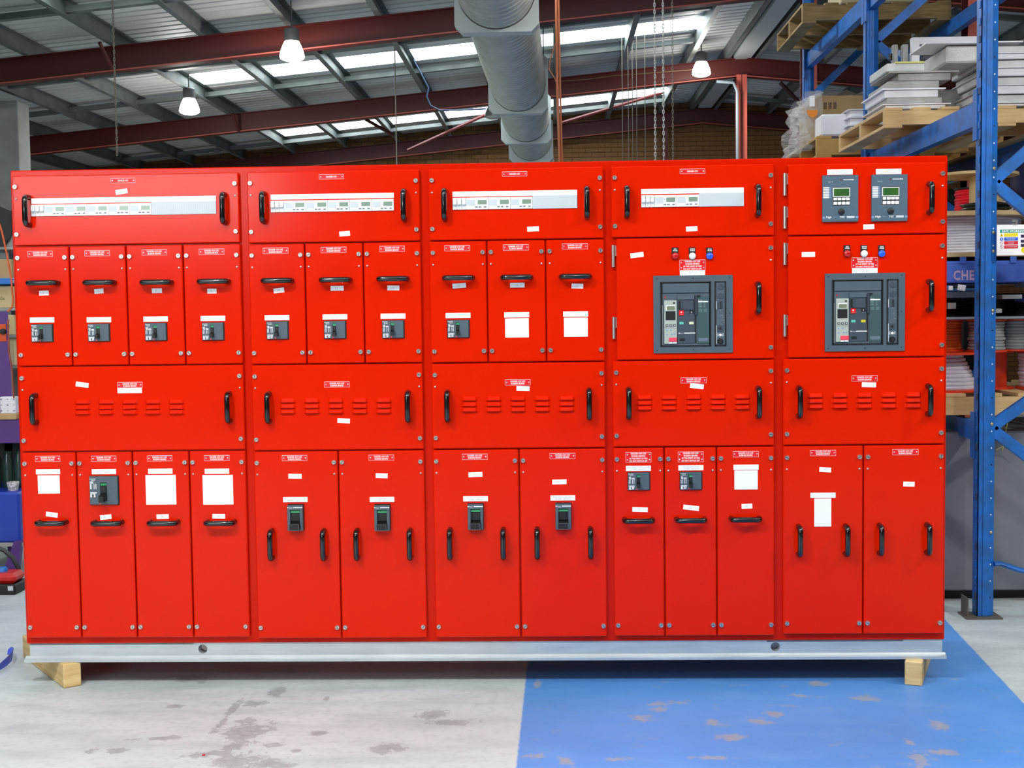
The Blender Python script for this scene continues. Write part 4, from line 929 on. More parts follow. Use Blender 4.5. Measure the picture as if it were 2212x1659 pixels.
# ------------------------------------------------------------------ pallet rack
RX0, RX1, RW = 4.297, 5.07, .086
RY = [1.12, 3.43, 5.53]; RTOP = 4.45
rack = thing('pallet_rack', 'tall blue pallet rack with slotted uprights and step beams beside the switchboard', 'rack', (4.68, 3.3, 0))
def upright(x, y, detail=False):
    b = MB(); h = RW / 2; t = .004; dpt_ = .036
    b.prism([(x - h, y - dpt_, 0), (x + .010, y - dpt_, 0), (x + h, y - dpt_ + .022, 0), (x + h, y - dpt_ + .022 + t, 0), (x + .009, y - dpt_ + t, 0), (x - h, y - dpt_ + t, 0)], (0, 0, .01), (0, 0, RTOP)); b.box(x - h, x - h + t, y - dpt_, y + dpt_, .01, RTOP); b.box(x + h - t, x + h, y - dpt_ + .024, y + dpt_, .01, RTOP)
    b.box(x - h, x - h + .02, y + dpt_ - t, y + dpt_, .01, RTOP); b.box(x + h - .02, x + h, y + dpt_ - t, y + dpt_, .01, RTOP)
    b.box(x - .018, x - .006, y - dpt_ - .005, y - dpt_, .01, RTOP, 0)
    o = part('upright', b, RACK, rack)
    if detail:
        k = 0; z = .1
        hm = MB()
        while z < 3.2:
            part('hole', MB().cyl((x + h * .52 + .0006, y - dpt_ + .0072, z), (x + h * .52, y - dpt_ + .009, z), .0042, n=8), WHITEP if k % 4 else BLACK, o)
            part('hook_slot', MB().box(x - h - .005, x - h + .001, y - .026, y - .006, z - .012, z + .022, 0, .002), RACK if k % 3 else RACKW, o); z += .0815; k += 1
        for z in (.42, .95, 1.5, 1.785, 1.875, 2.18): part('bolt', MB().lathe((x + h * .52, y - dpt_ + .0085, z), (.4, -.9, 0), [(.0085, 0), (.0085, .005), (.004, .008)], 8), mat('bolt_brassy', (176, 164, 128), .4, .6), o)
        b = MB(); b.box(x - h - .06, x + h + .03, y - .07, y + .07, 0, .008); b.box(x - h - .05, x - h - .044, y - .05, y + .05, .008, .1); part('foot_plate', b, mat('worn_plate', (96, 90, 84), .6), o)
    else:
        b = MB(); b.box(x - h - .03, x + h + .03, y - .06, y + .06, 0, .008); part('foot_plate', b, RACKW, o)
    return o
for i, y in enumerate(RY):
    for j, x in enumerate((RX0, RX1)): upright(x, y, i == 0 and j == 0)
def brace(y, za, zc, xa=RX0 + .035, xc=RX1 - .035, h=.052):
    a, c = Vector((xa, y, za)), Vector((xc, y, zc)); d = c - a; rot = Matrix.Rotation(-math.atan2(d.z, d.x), 3, 'Y')
    b = MB(); m = (a + c) / 2; L = d.length / 2
    b.obox(m, (L, .003, h / 2), rot); b.obox(m + rot @ Vector((0, .012, h / 2)), (L, .013, .002), rot); b.obox(m + rot @ Vector((0, .012, -h / 2)), (L, .013, .002), rot)
    part('brace', b, RACK, rack)
for i, y in enumerate(RY):
    yy = y - .012 if i == 0 else y
    zs = [.32, .95, 1.5, 2.19, 2.85, 3.55, 4.2] if i == 0 else [.3, 1.0, 1.7, 2.55, 3.30, 4.02] if i == 1 else [.3, 1.0, 1.8, 2.62, 3.3, 4.0]
    if i == 0:
        zn = at(2150, 392, y=1.1).z; zn2 = at(2152, 925, y=1.1).z
        brace(yy, zn + .01, zn + .62); brace(yy, zn - .01, zn - .6); brace(yy, zn2 + .01, zn2 + .5); brace(yy, zn2 - .01, zn2 - .55); brace(yy, 3.4, 2.8); brace(yy, 3.5, 4.2)
    elif i == 1:
        zn = at(1893, 90, y=3.43).z; brace(yy, zn + .01, zn + .62); brace(yy, zn - .01, zn - .6); brace(yy, 2.5, 2.0); brace(yy, .5, 1.1); brace(yy, 1.2, 1.9)
    else:
        zn = at(1757, 208, y=5.53).z; brace(yy, zn, zn + .66); brace(yy, zn - .03, zn - .6); brace(yy, 1.2, 1.9); brace(yy, .5, 1.1)
# bent low brace at the end frame
pts = [at(u, v, y=1.1) for u, v in ((2147, 1218), (2160, 1217), (2180, 1224), (2200, 1231), (2230, 1236))]
part('bent_brace', MB().tube(pts, .022, 8, ry=.013), RACK, rack, 50, 'bent low brace')
def step_beam(x, ya, yb, z0, z1, worn=False):
    b = MB(); s_ = -1 if x < 4.7 else 1; h = z1 - z0
    prof = [(-.025, 0), (.025, 0), (.025, h), (.0, h), (.0, h * .55), (-.025, h * .55)]
    b.prism([(x - px_ * s_ * -1, 0, z0 + pz) for px_, pz in prof], (0, ya + .04, 0), (0, yb - .04, 0))
    o = part('step_beam', b, RACK, rack)
    for y in (ya + .036, yb - .04): part('beam_connector', MB().box(x - .05, x - .044, y - .03, y + .03, z0 - .08, z1 + .05), RACK, o)
for lev in ((.86, .955), (2.402, 2.517), (3.45, 3.565)):
    for ya, yb in zip(RY, RY[1:]):
        for x in (RX0, RX1): step_beam(x, ya, yb, *lev)

# ------------------------------------------------------------------ pallets
def pallet(x0, x1, y0, y1, z, label, m=PALLET, h=.142, along='x'):
    """two-way pallet: three bearers along y or x, decks across"""
    t = thing('timber_pallet', label, 'pallet', ((x0 + x1) / 2, (y0 + y1) / 2, z)); bt = .018
    if along == 'x':
        for k in range(3):
            y = y0 + .02 + (y1 - y0 - .04) * k / 2; part('bearer', MB().box(x0, x1, y - .02, y + .02, z + bt, z + h - bt), m, t)
        for zz1, n in ((z + h - bt, 7), (z, 4)):
            for k in range(n):
                x = x0 + .05 + (x1 - x0 - .1) * k / (n - 1); part('deck_board', MB().box(x - .05, x + .05, y0, y1, zz1, zz1 + bt, bev=.002), m, t)
    else:
        for k in range(3):
            x = x0 + .02 + (x1 - x0 - .04) * k / 2; part('bearer', MB().box(x - .02, x + .02, y0, y1, z + bt, z + h - bt), m, t)
        for zz1, n in ((z + h - bt, 7), (z, 4)):
            for k in range(n):
                y = y0 + .05 + (y1 - y0 - .1) * k / (n - 1); part('deck_board', MB().box(x0, x1, y - .05, y + .05, zz1, zz1 + bt, bev=.002), m, t)
    return t
ZA, ZB, ZL = 2.517, 3.565, .955
pallet(4.06, 5.10, 2.13, 3.30, ZA, 'clean pine pallet under the stack of white trays', h=.113)
pallet(3.97, 5.09, 3.56, 4.72, ZA, 'yellowed pine pallet under the wrapped cardboard carton', mat('pallet_yellow', (186, 150, 84), .75, var=((160, 124, 62), 5, .25)))
pallet(4.02, 5.08, 4.32, 5.40, ZB, 'weathered grey pallet on the topmost rack beams', PALLETD)
pallet(4.0, 5.18, 1.36, 2.5, ZL, 'pale pine pallet under the orange cable reels', h=.125)

# --- trays on the clean pallet
def tray(x0, x1, y0, y1, z, h, m, label, flange=.035, fl_top=True, group=None, lip=.004):
    b = MB(); b.box(x0, x1, y0, y1, z, z + h, 0, .004); f = flange
    if f:
        zf = z + h if fl_top else z
        b.box(x0 - f, x1 + f, y0 - f, y1 + f, zf, zf + lip)
    return solo('sheet_metal_tray', b, m, label, 'tray', group)
zp = ZA + .1135
YS = 2.2
def slab(c, h, rot, m, label, name='wrapped_tray', bev=.01):
    return solo(name, MB().obox(c, h, Euler(rot).to_matrix(), 0, bev), m, label, 'tray')
def SX(u): return at(u, 190, y=YS).x
def SZ(v): return at(1960, v, y=YS).z
def stacked(u0, u1, vb, vt, m, label, fu0=None, fu1=None, fv=None, dep=.46):
    b = MB(); b.box(SX(u0), SX(u1), YS, YS + dep, SZ(vb) if vb else zp, SZ(vt), 0, .004)
    if fu0: b.box(SX(fu0), SX(fu1), YS - .012, YS + dep + .03, SZ(vt), SZ(fv))
    return solo('sheet_metal_tray', b, m, label, 'tray')
stacked(1913, 2043, 0, 226.5, TRAYW, 'white flanged tray lowest of the small stack, straight on the pine pallet', 1906, 2053, 224.5)
stacked(1916, 2036, 224.3, 211, TRAYG, 'dull grey tray, second from the bottom of the small stack')
stacked(1911, 2027, 210.8, 194, TRAYW, 'white flanged tray third up in the small stack', 1905, 2042, 191)
stacked(1918, 2029, 190.8, 175, TRAYG, 'scuffed grey tray fourth up in the small stack')
stacked(1940, 2054, 174.8, 158, TRAYG, 'grey tray under a wide overhanging plate, fifth up in the small stack', 1920, 2070, 154.5, .4)
wrap = stacked(1915, 1998, 154.2, 136.5, mat('tray_pale_grey', (206, 210, 208), .4, var=((182, 186, 184), 14)), 'pale wrapped tray on top of the small stack, yellowish upper rim', dep=.4)
part('rim', MB().box(SX(1934), SX(1996), YS - .004, YS + .03, SZ(136.5), SZ(133)), mat('rim_yellowish', (206, 206, 120), .5), wrap)
p, q = at(2044, 136, y=2.34), at(2044, 99, y=2.34); pl = at(2000, 90, y=2.3)
slab(((p.x + 4.652) / 2, 2.57, (p.z + q.z) / 2), ((4.652 - p.x) / 2, .23, (q.z - p.z) / 2), (0, 0, 0), mat('tray_bubble', (208, 208, 204), .3, bump=(90, .8)), 'bubble wrapped tray with a shadowed underside high on the heap')
slab((4.59, 2.92, zp + .10), (.13, .12, .10), (0, 0, 0), TRAYG, 'deep grey tray in the gap between the small stack and the tall stack')
lid = MB().box(pl.x, 4.88, 2.3, 2.64, q.z + .006, q.z + .013)
solo('thin_lid', lid, TRAYW, 'thin pale lid bridging the bubble wrapped tray and the tall stack', 'lid')
fr = thing('barred_grille', 'white upright grille of square bars behind the heap of trays', 'grille', (4.7, 3.1, zp))
xa, xb, za, zt = at(1968, 90, y=3.12).x, 4.95, zp + .25, at(1968, 82, y=3.12).z
for k, (x0, x1, z0, z1) in enumerate(((xa, xa + .05, zp, zt), (xb - .05, xb, zp, zt), (xa + .05, xb - .05, zt - .045, zt), (xa + .05, xb - .05, zt - .11, zt - .095), (xa + .05, xb - .05, zt - .17, zt - .155))):
    part('frame_bar', MB().box(x0, x1, 3.1, 3.15, z0, z1, bev=.003), TRAYW if k < 3 else TRAYG, fr)
fr2 = thing('barred_grille', 'pale grey bar grille with a black clip beside the white grille', 'grille', (4.4, 3.12, zp))
for x0, x1 in ((xa - .1, xa - .07), (xa - .04, xa - .005)): part('frame_bar', MB().box(x0, x1, 3.16, 3.21, zp, zt - .03, bev=.003), TRAYG, fr2)
part('clip', MB().cyl((xa - .12, 3.15, zt - .13), (xa - .12, 3.15, zt - .09), .012, n=8), BLACK, fr2)
# tall stack beyond the front upright
xl = 4.665
vv = [236, 221, 202, 182, 164, 145, 127, 113, 97]
lb = ['lowest', 'second from bottom', 'third from bottom', 'fourth from bottom', 'fifth from bottom', 'sixth from bottom', 'next to the top', 'topmost']
for k, l in enumerate(lb):
    off = (0, .02, -.008, .015, 0, .02, -.006, .01)[k]
    z0_, z1_ = at(2180, vv[k], y=2.16).z if k else zp, at(2180, vv[k + 1], y=2.16).z
    tray(xl + off, 5.005, 2.16 + abs(off), 2.9, z0_ + .001, z1_ - z0_ - .006, TRAYW if k % 2 == 0 else mat('tray_offwhite', (206, 208, 208), .45, var=((186, 188, 188), 8)), f'white tray {l} in the tall stack beyond the front rack upright', .012 if k % 2 == 0 else 0)
# --- load on the yellowed pallet
zq = ZA + .142
p0, p1 = at(1787, 294, y=3.8), at(1872, 207, y=3.8)
bx = thing('cardboard_carton', 'big brown cardboard carton partly sheathed in clear plastic', 'carton', ((p0.x + p1.x) / 2, 4.0, zq))
part('carton_body', MB().box(4.03, 4.5, 3.85, 4.5, zq, zq + .31, bev=.006), mat('cardboard_dim', (150, 124, 84), .8), bx)
for k in range(3): part('handling_mark', MB().box(4.075 + k * .033, 4.097 + k * .033, 3.848, 3.85, zq + .22, zq + .265), mat('print_dark', (92, 72, 50), .8), bx)
b = MB(); nn = 14; vs = []
for i in range(nn):
    for j in range(8):
        yy = 3.8 + .72 * i / (nn - 1); zz3 = zq - .06 + .40 * j / 7; vs.append((3.93 + .045 * math.sin(i * 1.9 + j * .8) + .03 * math.sin(j * 2.3 + i) + (.09 if j == 7 else 0) + .05 * (j / 7), yy, zz3))
b.add(vs, [(i * 8 + j, i * 8 + j + 1, (i + 1) * 8 + j + 1, (i + 1) * 8 + j) for i in range(nn - 1) for j in range(7)])
vs = []
for i in range(8):
    for j in range(8): vs.append((3.94 + .12 * i / 7, 3.82 - .02 * math.sin(i * 2 + j * 1.3), zq - .05 + .39 * j / 7))
b.add(vs, [(i * 8 + j, (i + 1) * 8 + j, (i + 1) * 8 + j + 1, i * 8 + j + 1) for i in range(7) for j in range(7)])
vs = []
for i in range(10):
    for j in range(8): vs.append((3.95 + .62 * i / 9, 3.8 + .72 * j / 7, zq + .325 + .018 * math.sin(i * 2.1 + j * 1.7)))
b.add(vs, [(i * 8 + j, (i + 1) * 8 + j, (i + 1) * 8 + j + 1, i * 8 + j + 1) for i in range(9) for j in range(7)])
part('plastic_sheath', b, FILM, bx, 180, 'crinkled clear plastic sheath')
b = MB(); b.prism([(3.945, 0, zq + .205), (4.02, 0, zq + .205), (4.015, 0, zq + .17), (3.985, 0, zq + .15), (3.955, 0, zq + .17)], (0, 3.775, 0), (0, 3.779, 0)); part('orange_label', b, mat('label_orange', (220, 130, 20), .6), bx)
part('paper_label', MB().box(3.965, 4.0, 3.777, 3.78, zq + .23, zq + .3), PAPER, bx)
solo('white_carton', MB().box(4.00, 4.19, 3.56, 3.78, zq, zq + .145, bev=.012), TRAYW, 'white lidded box standing in front of the brown carton', 'box')
for k in range(3):
    tray(4.17 + .0 * k, 4.42, 3.46, 3.74, zq + .005 + k * .052, .044, TRAYW, ['lowest white tray beside the white lidded box', 'middle white tray beside the white lidded box', 'upper white tray beside the white lidded box'][k], .02, True)
# --- load on the top beams
zr = ZB + .142
solo('pale_carton', MB().box(4.56, 4.86, 4.36, 4.9, zr, zr + .21, bev=.008), mat('carton_dusty', (186, 178, 150), .7), 'dusty pale carton on the weathered top pallet', 'carton')
solo('pale_carton', MB().box(4.30, 4.545, 4.36, 4.8, zr, zr + .26, bev=.008), mat('carton_dusty2', (170, 160, 132), .7), 'narrow dusty carton near the outer edge of the top pallet', 'carton')
solo('pale_carton', MB().box(4.55, 4.87, 4.40, 4.95, zr + .215, zr + .40, bev=.008), mat('carton_dusty3', (196, 190, 168), .7), 'upper carton stacked on the dusty pale carton', 'carton')

# ------------------------------------------------------------------ cable reels and crates in the lower rack
def reel(x, y, z, rf, rc, h, fm, cm, label, wound=True, taper=0, ft=.012, rows=9, core=None):
    t = thing('cable_reel', label, 'reel', (x, y, z))
    for zz4 in (z, z + h - ft): part('flange', MB().lathe((x, y, zz4), (0, 0, 1), [(rf, 0), (rf, ft)], 32), fm, t, 40)
    part('core', MB().lathe((x, y, z + ft), (0, 0, 1), [(core or rc * .6, 0), (core or rc * .6, h - 2 * ft)], 20), fm, t, 40)
    if wound:
        prof = []; hh = h - 2 * ft
        for k in range(rows):
            r0 = rc - taper * k / rows + random.uniform(-.004, .004)
            prof += [(r0 - .004, hh * k / rows), (r0, hh * (k + .3) / rows), (r0, hh * (k + .7) / rows), (r0 - .004, hh * (k + .98) / rows)]
        part('wound_cable', MB().lathe((x, y, z + ft), (0, 0, 1), prof, 32), cm, t, 25)
    return t
zl = ZL + .125
reel(4.225, 1.62, zl, .215, .19, .205, REELO, CABLEW, 'orange reel wound with pale grey cable, lowest beside the switchboard', taper=.08)
reel(4.545, 1.74, zl, .10, .06, .205, REELO, CABLEW, 'empty orange reel behind the front rack upright', wound=False, core=.065)
reel(4.80, 1.70, zl, .15, .135, .205, REELO, CABLEW, 'orange reel wound with white cable past the empty orange reel')
zu = zl + .207
reel(4.225, 1.63, zu, .125, .113, .165, REELO, CABLEO, 'orange reel full of orange cable on the upper tier', ft=.008)
reel(4.425, 1.50, zu, .10, .09, .165, REELO, CABLEG, 'orange reel wound with grey cable just inside the front upright', ft=.008)
reel(4.605, 1.58, zu, .08, .07, .165, REELO, CABLEG, 'slim reel of grey cable on the far side of the front upright', ft=.008)
reel(4.82, 1.70, zu, .12, .1, .165, REELO, mat('cable_maroon', (70, 14, 18), .4), 'reel of dark maroon cable on the upper tier', ft=.008)
zs = zu + .168
solo('shelf_plate', MB().box(4.0, 5.15, 1.36, 2.3, zs, zs + .012, bev=.002), STEELG, 'thin grey plate lying on the orange reels', 'plate')
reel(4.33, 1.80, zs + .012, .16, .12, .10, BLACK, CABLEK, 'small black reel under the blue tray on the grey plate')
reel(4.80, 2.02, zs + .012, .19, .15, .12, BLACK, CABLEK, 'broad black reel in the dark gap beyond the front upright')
solo('grey_carton', MB().box(4.20, at(2065, 660, y=1.40).x, 1.40, 1.6, at(2065, 667, y=1.4).z, at(2065, 654, y=1.4).z), TRAYG, 'small pale carton label end above the orange reels', 'box')
for k, (x0, x1, dz, mm, l) in enumerate(((4.47, 4.57, .1, TRAYG, 'grey sheet offcut poking out above the maroon cable'), (4.6, 5.0, .085, BLUEB, 'dark blue strip in the gap under the blue crate'), (4.42, 4.47, .03, TRAYG, 'short grey block beside the front upright'), (4.66, 4.9, .03, TRAYW, 'pale offcut in front of the blue strip'))):
    solo('sheet_offcut', MB().box(x0, x1, 1.40, 1.6, zs + dz, zs + dz + .022, bev=.002), mm, l, 'offcut')
zt_ = zs + .14
tb = thing('blue_tray', 'blue open tray with paper labels under the lettered blue crate', 'tray', (4.4, 1.6, zt_))
part('tray_body', MB().box(4.0, 4.40, 1.40, 2.0, zt_, min(zt_ + .07, at(2080, 611, y=1.38).z - .027), bev=.004), mat('tray_steel_blue', (44, 96, 146), .5), tb); part('tray_lip', MB().box(3.99, 4.41, 1.385, 1.40, zt_ - .03, zt_ - .001), mat('lip_grey', (70, 82, 96), .5), tb)
part('paper_label', MB().box(4.20, at(2058, 632, y=1.395).x, 1.394, 1.3995, zt_ + .008, zt_ + .03), PAPER, tb); part('paper_label', MB().obox((at(2077, 632, y=1.397).x, 1.397, zt_ + .02), (.02, .002, .015), Euler((0, .15, 0)).to_matrix()), PAPER, tb)
zk = at(2080, 611, y=1.38).z; zk1 = at(2080, 564, y=1.38).z
ck = thing('lettered_crate', 'blue steel crate with faded white stencilled letters', 'crate', (4.5, 1.7, zk))
part('crate_body', MB().box(3.95, 5.1, 1.38, 2.4, zk, zk1, bev=.006), CRATE, ck)
for k in range(5): part('rib', MB().box(4.0 + k * .25, 4.03 + k * .25, 1.372, 1.38, zk1 - .012, zk1 + .02), CRATE, ck)
lt = link('lettering', text_mesh('CHE', .066, mat('stencil_white', (176, 150, 178), .6), 'LEFT', bold=.002, spacing=1.1, sx=.78), ck, (at(2059, 595, y=1.379).x, 1.3785, at(2059, 595, y=1.379).z), (PI / 2, 0, 0))
part('foot_block', MB().box(4.60, 4.72, 1.42, 1.6, zk - .024, zk), mat('foot_pale', (150, 176, 190), .5), ck); part('foot_block', MB().box(4.02, 4.2, 1.5, 1.7, zk - .024, zk), BLACK, ck)
# the wooden drum with white wire, the second drum on top
zw = at(2080, 556, y=1.5).z; zw1 = at(2080, 458, y=1.5).z
reel(4.36, 1.82, zw, .44, .33, zw1 - zw, PLY, CABLEW, 'large plywood drum wound with white wire above the blue crate', ft=.022, rows=13, core=.2)
zx = at(2090, 374, y=1.6).z
dr = thing('plywood_drum', 'plywood drum with a bare tan core and black cable round its foot', 'reel', (4.455, 1.66, zw1))
part('flange', MB().lathe((4.42, 1.68, zx - .012), (0, 0, 1), [(.215, 0), (.215, .014)], 32), PLY, dr, 40)
part('core', MB().lathe((4.455, 1.62, zw1 + .002), (0, 0, 1), [(.082, 0), (.082, zx - zw1 - .014)], 24), TANK, dr, 40)
b = MB()
for k in range(7):
    rr = .10 + .012 * (k % 3); b.tube([(4.455 + rr * math.cos(2 * PI * i / 20), 1.62 + rr * math.sin(2 * PI * i / 20), zw1 + .006 + k * .007 + .003 * math.sin(i + k)) for i in range(20)], .005, 5, closed=True)
part('black_cable', b, CABLEK, dr, 60)
reel(4.60, 2.20, zw1 + .002, .13, .125, zx - zw1 - .03, BLACK, CABLER, 'reel wound with bright red cable behind the tan drum core', ft=.008, rows=10)
reel(4.600, 1.80, zw1 + .002, .065, .06, .09, BLACK, mat('cable_bright_white', (236, 232, 242), .4), 'coil of bright white wire past the front rack upright', ft=.006, rows=5)
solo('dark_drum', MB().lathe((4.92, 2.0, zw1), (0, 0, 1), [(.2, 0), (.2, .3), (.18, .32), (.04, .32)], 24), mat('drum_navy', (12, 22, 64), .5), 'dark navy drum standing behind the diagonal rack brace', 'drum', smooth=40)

ld_ = thing('dark_backing_block', 'added black block darkening the depth of the rack behind the cable reels', 'load', (4.55, 4.0, .955))
part('dark_block', MB().box(4.05, 5.06, 3.6, 4.5, .955 + .12, 2.3, bev=.03), BLACK, ld_)  # black block added to keep the gaps between the reels dark
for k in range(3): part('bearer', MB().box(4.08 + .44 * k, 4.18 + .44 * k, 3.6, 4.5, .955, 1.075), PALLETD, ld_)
# --- load sign on the end frame
q0, q1 = at(2153, 552, y=1.06), at(2212, 485, y=1.06)
sx0, sx1, sz0, sz1 = q0.x, q0.x + .32, q0.z, q1.z
sg = thing('load_sign', 'white safe working load sign fixed to the end of the pallet rack', 'sign', ((sx0 + sx1) / 2, 1.06, sz0))
part('board', MB().box(sx0, sx1, 1.058, 1.064, sz0, sz1, bev=.001), PAPER, sg)
def S(u, v): return at(u, v, y=1.058)
def srect(nm, u0, u1, v0, v1, m): a, c = S(u0, v0), S(u1, v1); return part(nm, MB().box(a.x, c.x, 1.0568, 1.058, c.z, a.z), m, sg)
hd = part('header', MB().box(S(2160, 500).x, sx1 - .02, 1.0568, 1.058, S(2160, 503).z, S(2160, 496).z), TEAL, sg)
link('lettering', text_mesh('SAFE WORKING LOAD', .0155, PAPER, 'LEFT', bold=.0003), hd, (S(2164, 500).x, 1.0564, S(2164, 499.3).z), (PI / 2, 0, 0))
o = srect('yellow_row', 2169, 2199, 504, 511, SIGNY)
o = srect('blue_row', 2169, 2199, 513, 519.5, SIGNB); link('lettering', text_mesh('Report any damage to\nthe safety officer', .0052, PAPER), o, (S(2184, 516).x, 1.0564, S(2184, 516.2).z), (PI / 2, 0, 0))
o = srect('red_row', 2169, 2199, 521, 528, SIGNR); link('lettering', text_mesh('Do not climb\nthe racking', .0056, PAPER), o, (S(2184, 524).x, 1.0564, S(2184, 524.5).z), (PI / 2, 0, 0))
o = srect('red_row', 2169, 2199, 530, 536.5, SIGNR); link('lettering', text_mesh('Do not overload racking', .0054, PAPER), o, (S(2184, 533).x, 1.0564, S(2184, 533.2).z), (PI / 2, 0, 0))
for u0, v0, v1 in ((2205, 507, 513), (2205, 518, 524), (2205, 527, 533)): srect('data_box', u0, 2222, v0, v1, SIGNK)
c = S(2163.5, 508); b = MB(); b.prism([(c.x - .009, 0, c.z - .007), (c.x + .009, 0, c.z - .007), (c.x, 0, c.z + .009)], (0, 1.0568, 0), (0, 1.058, 0)); b.box(c.x - .001, c.x + .001, 1.0562, 1.0568, c.z - .004, c.z + .004, 1); part('warning_symbol', b, [SIGNY, BLACK], sg)
c = S(2163.5, 516.5); b = MB().lathe((c.x, 1.058, c.z), (0, -1, 0), [(.008, 0), (.008, .0012)], 20); b.box(c.x - .0012, c.x + .0012, 1.056, 1.0568, c.z - .004, c.z + .005, 1); part('mandatory_symbol', b, [SIGNB, PAPER], sg)
for v in (524.7, 533.3):
    c = S(2163.5, v); b = MB().tube([(c.x + .0075 * math.cos(2 * PI * i / 20), 1.0574, c.z + .0075 * math.sin(2 * PI * i / 20)) for i in range(20)], .0008, 4, closed=True); b.tube([(c.x - .005, 1.0574, c.z + .005), (c.x + .005, 1.0574, c.z - .005)], .0008, 4); part('prohibition_symbol', b, mat('symbol_greyred', (170, 120, 130), .5), sg)
b = MB(); c = S(2212, 540); b.lathe((c.x, 1.058, c.z), (0, -1, 0), [(.014, 0), (.014, .0012)], 20); part('yellow_mark', b, SIGNY, sg)
c = S(2192, 478); b = MB(); b.box(c.x - .01, c.x + .012, 1.058, 1.066, c.z - .025, c.z - .01, 0, .002); b.box(c.x - .012, c.x + .016, 1.056, 1.066, c.z - .002, c.z + .008, 0, .002); b.box(c.x + .004, c.x + .014, 1.056, 1.064, c.z - .014, c.z, 0, .002); part('hanging_clip', b, CHROME, sg)
# --- steel sheet standing under the rack, scrap on the floor
zt0 = at(2180, 932, y=1.45).z
sh = thing('steel_cabinet', 'plain grey steel cabinet standing on a dark plinth under the rack', 'cabinet', (4.7, 1.7, 0))
part('body', MB().box(3.98, 5.25, 1.45, 2.3, .055, zt0, bev=.008), STEELG, sh); part('plinth', MB().box(4.02, 5.2, 1.52, 2.28, 0, .055), BLACK, sh)
solo('scrap_sheet', MB().add([(3.98, 1.25, .0), (4.14, 1.22, .0), (4.16, 1.38, .05), (4.0, 1.42, .07), (3.98, 1.25, .004), (4.14, 1.22, .004), (4.16, 1.38, .054), (4.0, 1.42, .074)], [(0, 1, 2, 3), (4, 7, 6, 5), (0, 4, 5, 1), (1, 5, 6, 2), (2, 6, 7, 3), (3, 7, 4, 0)]), STEELG, 'bent scrap of grey sheet on the floor by the rack foot', 'scrap')
pts = [at(u, v, y=1.4) for u, v in ((2165, 975), (2170, 955), (2172, 935), (2176, 915))]
solo('yellow_string', MB().tube(pts, .0022, 5).tube([at(u, v, y=1.4) for u, v in ((2152, 972), (2170, 962), (2190, 964), (2205, 982))], .002, 5), mat('cord_yellow', (196, 190, 90), .5), 'thin yellow cord drooping below the pine pallet', 'cord')

# ------------------------------------------------------------------ the workbench side
def B(u, v, y=2.2): return at(u, v, y=y)
xr_ = B(38, 900).x
wbn = thing('workbench', 'purple framed workbench with a worn timber top beside the switchboard', 'workbench', (-1.6, 2.5, 0))
part('bench_top', MB().box(-2.6, xr_, 2.18, 2.9, .93, .965, bev=.004), BENCHW, wbn)
part('apron', MB().box(-2.6, xr_ + .01, 2.2, 2.24, .79, .93, bev=.004), PURPLE, wbn)
for x in (-1.25, -2.55):
    for y in (2.22, 2.85): part('leg', MB().box(x - .03, x + .03, y - .03, y + .03, 0, .93, bev=.004), PURPLE, wbn)
part('foot_brace', MB().prism([(xr_ - .12, 0, .0), (xr_ - .02, 0, .0), (xr_ + .01, 0, .22), (xr_ - .03, 0, .22)], (0, 2.16, 0), (0, 2.2, 0)), PURPLE, wbn)
part('shelf', MB().box(-2.6, xr_ + .01, 2.18, 2.8, .185, .205, bev=.002), TRAYG, wbn)
part('dark_backing', MB().box(-2.6, xr_ + .01, 2.82, 2.84, .2, .93), BLACK, wbn)  # black sheet added so the space under the bench top stays dark
zb0, zb1 = B(20, 1176).z, B(20, 1064).z
solo('blue_bin', MB().box(-1.5, B(42, 1120).x, 2.2, 2.7, zb0 + .01, zb1, bev=.012), BLUEB, 'deep blue storage bin on the bench shelf', 'bin')
c = B(13, 1052); b = MB().lathe((c.x, 2.3, zb1), (0, 0, 1), [(.028, 0), (.036, .05), (.034, .05), (.027, .006)], 20); solo('printed_cup', b, CERAMIC, 'small printed cup standing on the blue bin', 'cup', smooth=50)
for k, x in enumerate((-1.075, -1.005, -1.15)): solo('glass_jar', MB().lathe((x - .01, 2.42, zb1), (0, 0, 1), [(.03, 0), (.032, .01), (.032, .17), (.024, .2), (.024, .22)], 14), mat('jar_dark_teal', (40, 62, 58), .2), 'dark bottle in the shadow above the blue bin, ' + ('middle one of three', 'nearest the bench leg of three', 'farthest from the bench leg of three')[k], 'bottle', 'dark bottles under the workbench', smooth=50)
pm0, pm1 = B(27, 850), B(27, 673)
pmx = thing('purple_cabinet', 'purple machine cabinet with an orange switch plate on the workbench', 'machine', (-1.2, 2.4, .965))
f0, f1, g0, g1 = at(26, 850, y=2.25).x, at(17, 673, y=2.25).x, at(26, 850, y=2.7).x, at(17, 673, y=2.7).x
part('body', MB().add([(-1.9, 2.25, .965), (f0, 2.25, .965), (f1, 2.25, pm1.z), (-1.9, 2.25, pm1.z), (-1.9, 2.7, .965), (g0, 2.7, .965), (g1, 2.7, pm1.z), (-1.9, 2.7, pm1.z)], [(0, 1, 2, 3), (4, 7, 6, 5), (1, 5, 6, 2), (3, 2, 6, 7), (0, 4, 5, 1), (0, 3, 7, 4)]), PURPLE, pmx)
a, c = B(-20, 738, 2.25), B(13, 700, 2.25); part('switch_plate', MB().box(a.x, c.x, 2.244, 2.25, a.z, c.z, bev=.002), ORANGEP, pmx)
c = B(8, 716, 2.245); part('rotary_knob', MB().lathe((c.x, 2.244, c.z), (0, -1, 0), [(.017, 0), (.016, .02), (.012, .024)], 16), BLACK, pmx, 40)
